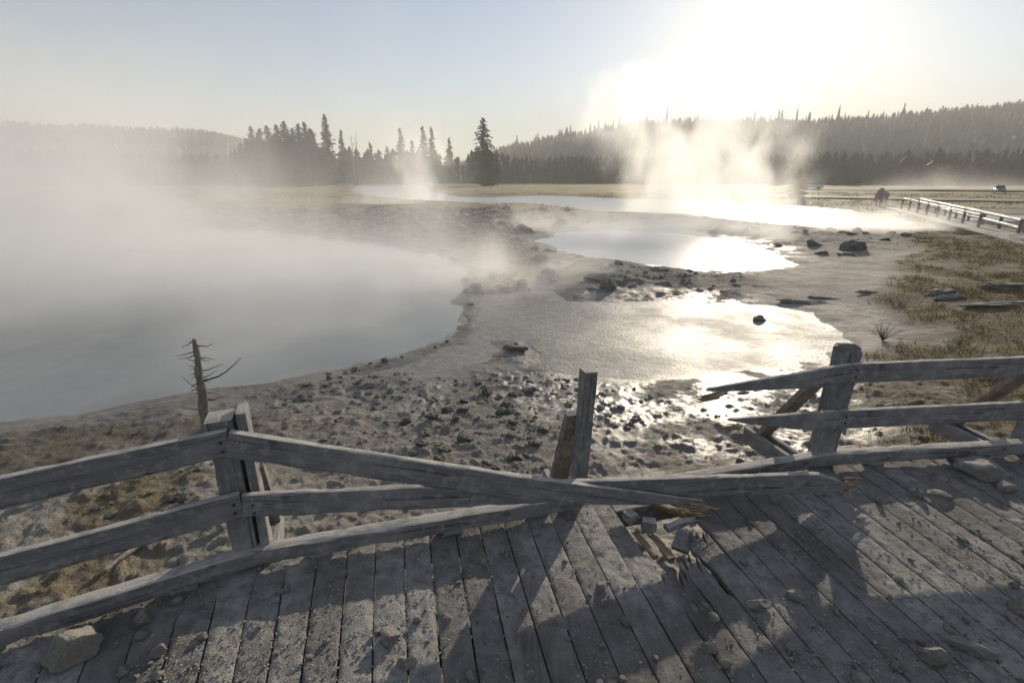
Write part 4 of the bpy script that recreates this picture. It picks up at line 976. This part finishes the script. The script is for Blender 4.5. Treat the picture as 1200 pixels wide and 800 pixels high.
steam(wp(445, 242), (6, 3), 5, .25, 'faint steam left of the river plumes', scale=.35, amp=3, vox=.3, seed=9, thr=(.1, 1.4), stretch=.5)
steam(wp(815, 250), (10, 5), 11.5, .30, 'large warm lit plume of steam before the wooded hill', lean=(-.12, .1), grow=(.34, .2), scale=.34, amp=5., vox=.22, seed=4, thr=(.0, 1.5), power=.7, warp=1.6)
steam(wp(765, 275), (11, 7), 2.1, .34, 'low glowing steam over the pale pool', scale=.45, amp=3., vox=.18, seed=5, thr=(.0, 1.4))
steam(at(915, 240, WATER), (6, 4), 4.5, .14, 'thin steam drifting past the small hazy pine', lean=(.2, 0), grow=(.3, .2), scale=.4, amp=3.4, vox=.22, seed=14, thr=(.0, 1.5), warp=1.8)
steam(wp(600, 335), (4.6, 3.2), 1.5, .48, 'small drift of steam between the pools', scale=.8, amp=3., vox=.09, seed=6, thr=(.05, 1.4))
steam(wp(1040, 275), (6.0, 4), 1.9, .45, 'low steam drifting before the distant boardwalk', scale=.5, amp=3., vox=.15, seed=7, thr=(.05, 1.4))
steam(at(1120, 222, -.6), (22, 12), 5, .03, 'pale mist hanging at the foot of the hill', scale=.1, vox=.7, seed=8, thr=(.2, 1.2))

def haze():
    b = 1480.; zt = 140.; bm = bmesh.new(); bmesh.ops.create_cube(bm, size=1)
    for v in bm.verts: v.co = Vector((v.co.x*2*b*1.02, v.co.y*2*b*1.02, -3.2 if v.co.z < 0 else zt))
    m = bpy.data.materials.new('haze air'); m.use_nodes = True; t = m.node_tree; t.nodes.clear(); o = t.nodes.new('ShaderNodeOutputMaterial'); v = t.nodes.new('ShaderNodeVolumePrincipled')
    v.inputs['Color'].default_value = (.97, .96, .945, 1); v.inputs['Density'].default_value = .00105; v.inputs['Anisotropy'].default_value = .0; t.links.new(v.outputs[0], o.inputs['Volume'])
    ob = bm_obj('haze', bm, m, None, False); tag(ob, 'thin haze filling the valley', kind='stuff')
haze()

# ------------------------------------------------------------------ sky, sun, render settings
sd = ray(915, 8).normalized(); EL = math.asin(sd.z); AZ = math.atan2(sd.x, sd.y)
w = bpy.data.worlds.new('World'); scene.world = w; w.use_nodes = True; t = w.node_tree; t.nodes.clear()
sk = t.nodes.new('ShaderNodeTexSky'); sk.sky_type = 'NISHITA'; sk.sun_disc = False; sk.sun_elevation = EL; sk.sun_rotation = AZ; sk.altitude = 1500; sk.air_density = 1.; sk.dust_density = .9; sk.ozone_density = 1.
bg = t.nodes.new('ShaderNodeBackground'); bg.inputs[1].default_value = .08; wo = t.nodes.new('ShaderNodeOutputWorld'); t.links.new(sk.outputs[0], bg.inputs[0]); t.links.new(bg.outputs[0], wo.inputs[0])
sl = bpy.data.lights.new('sun', 'SUN'); sl.energy = 5.; sl.angle = R(.5); sl.color = (1, .87, .68); so = bpy.data.objects.new('sun', sl); COL.objects.link(so)
so.rotation_euler = Vector(sd).to_track_quat('Z', 'Y').to_euler(); so.location = (0, 0, 60)
vs = scene.view_settings; vs.view_transform = 'Standard'; vs.look = 'None'; vs.exposure = .68; vs.gamma = 1; vs.use_curve_mapping = False
scene.render.engine = 'CYCLES'; c = scene.cycles; c.use_denoising = True; c.max_bounces = 6; c.transparent_max_bounces = 200; c.diffuse_bounces = 3; c.glossy_bounces = 3; c.volume_bounces = 4; c.volume_step_rate = 1.5; c.volume_max_steps = 256; c.sample_clamp_indirect = 8; c.use_adaptive_sampling = True; c.adaptive_threshold = .02
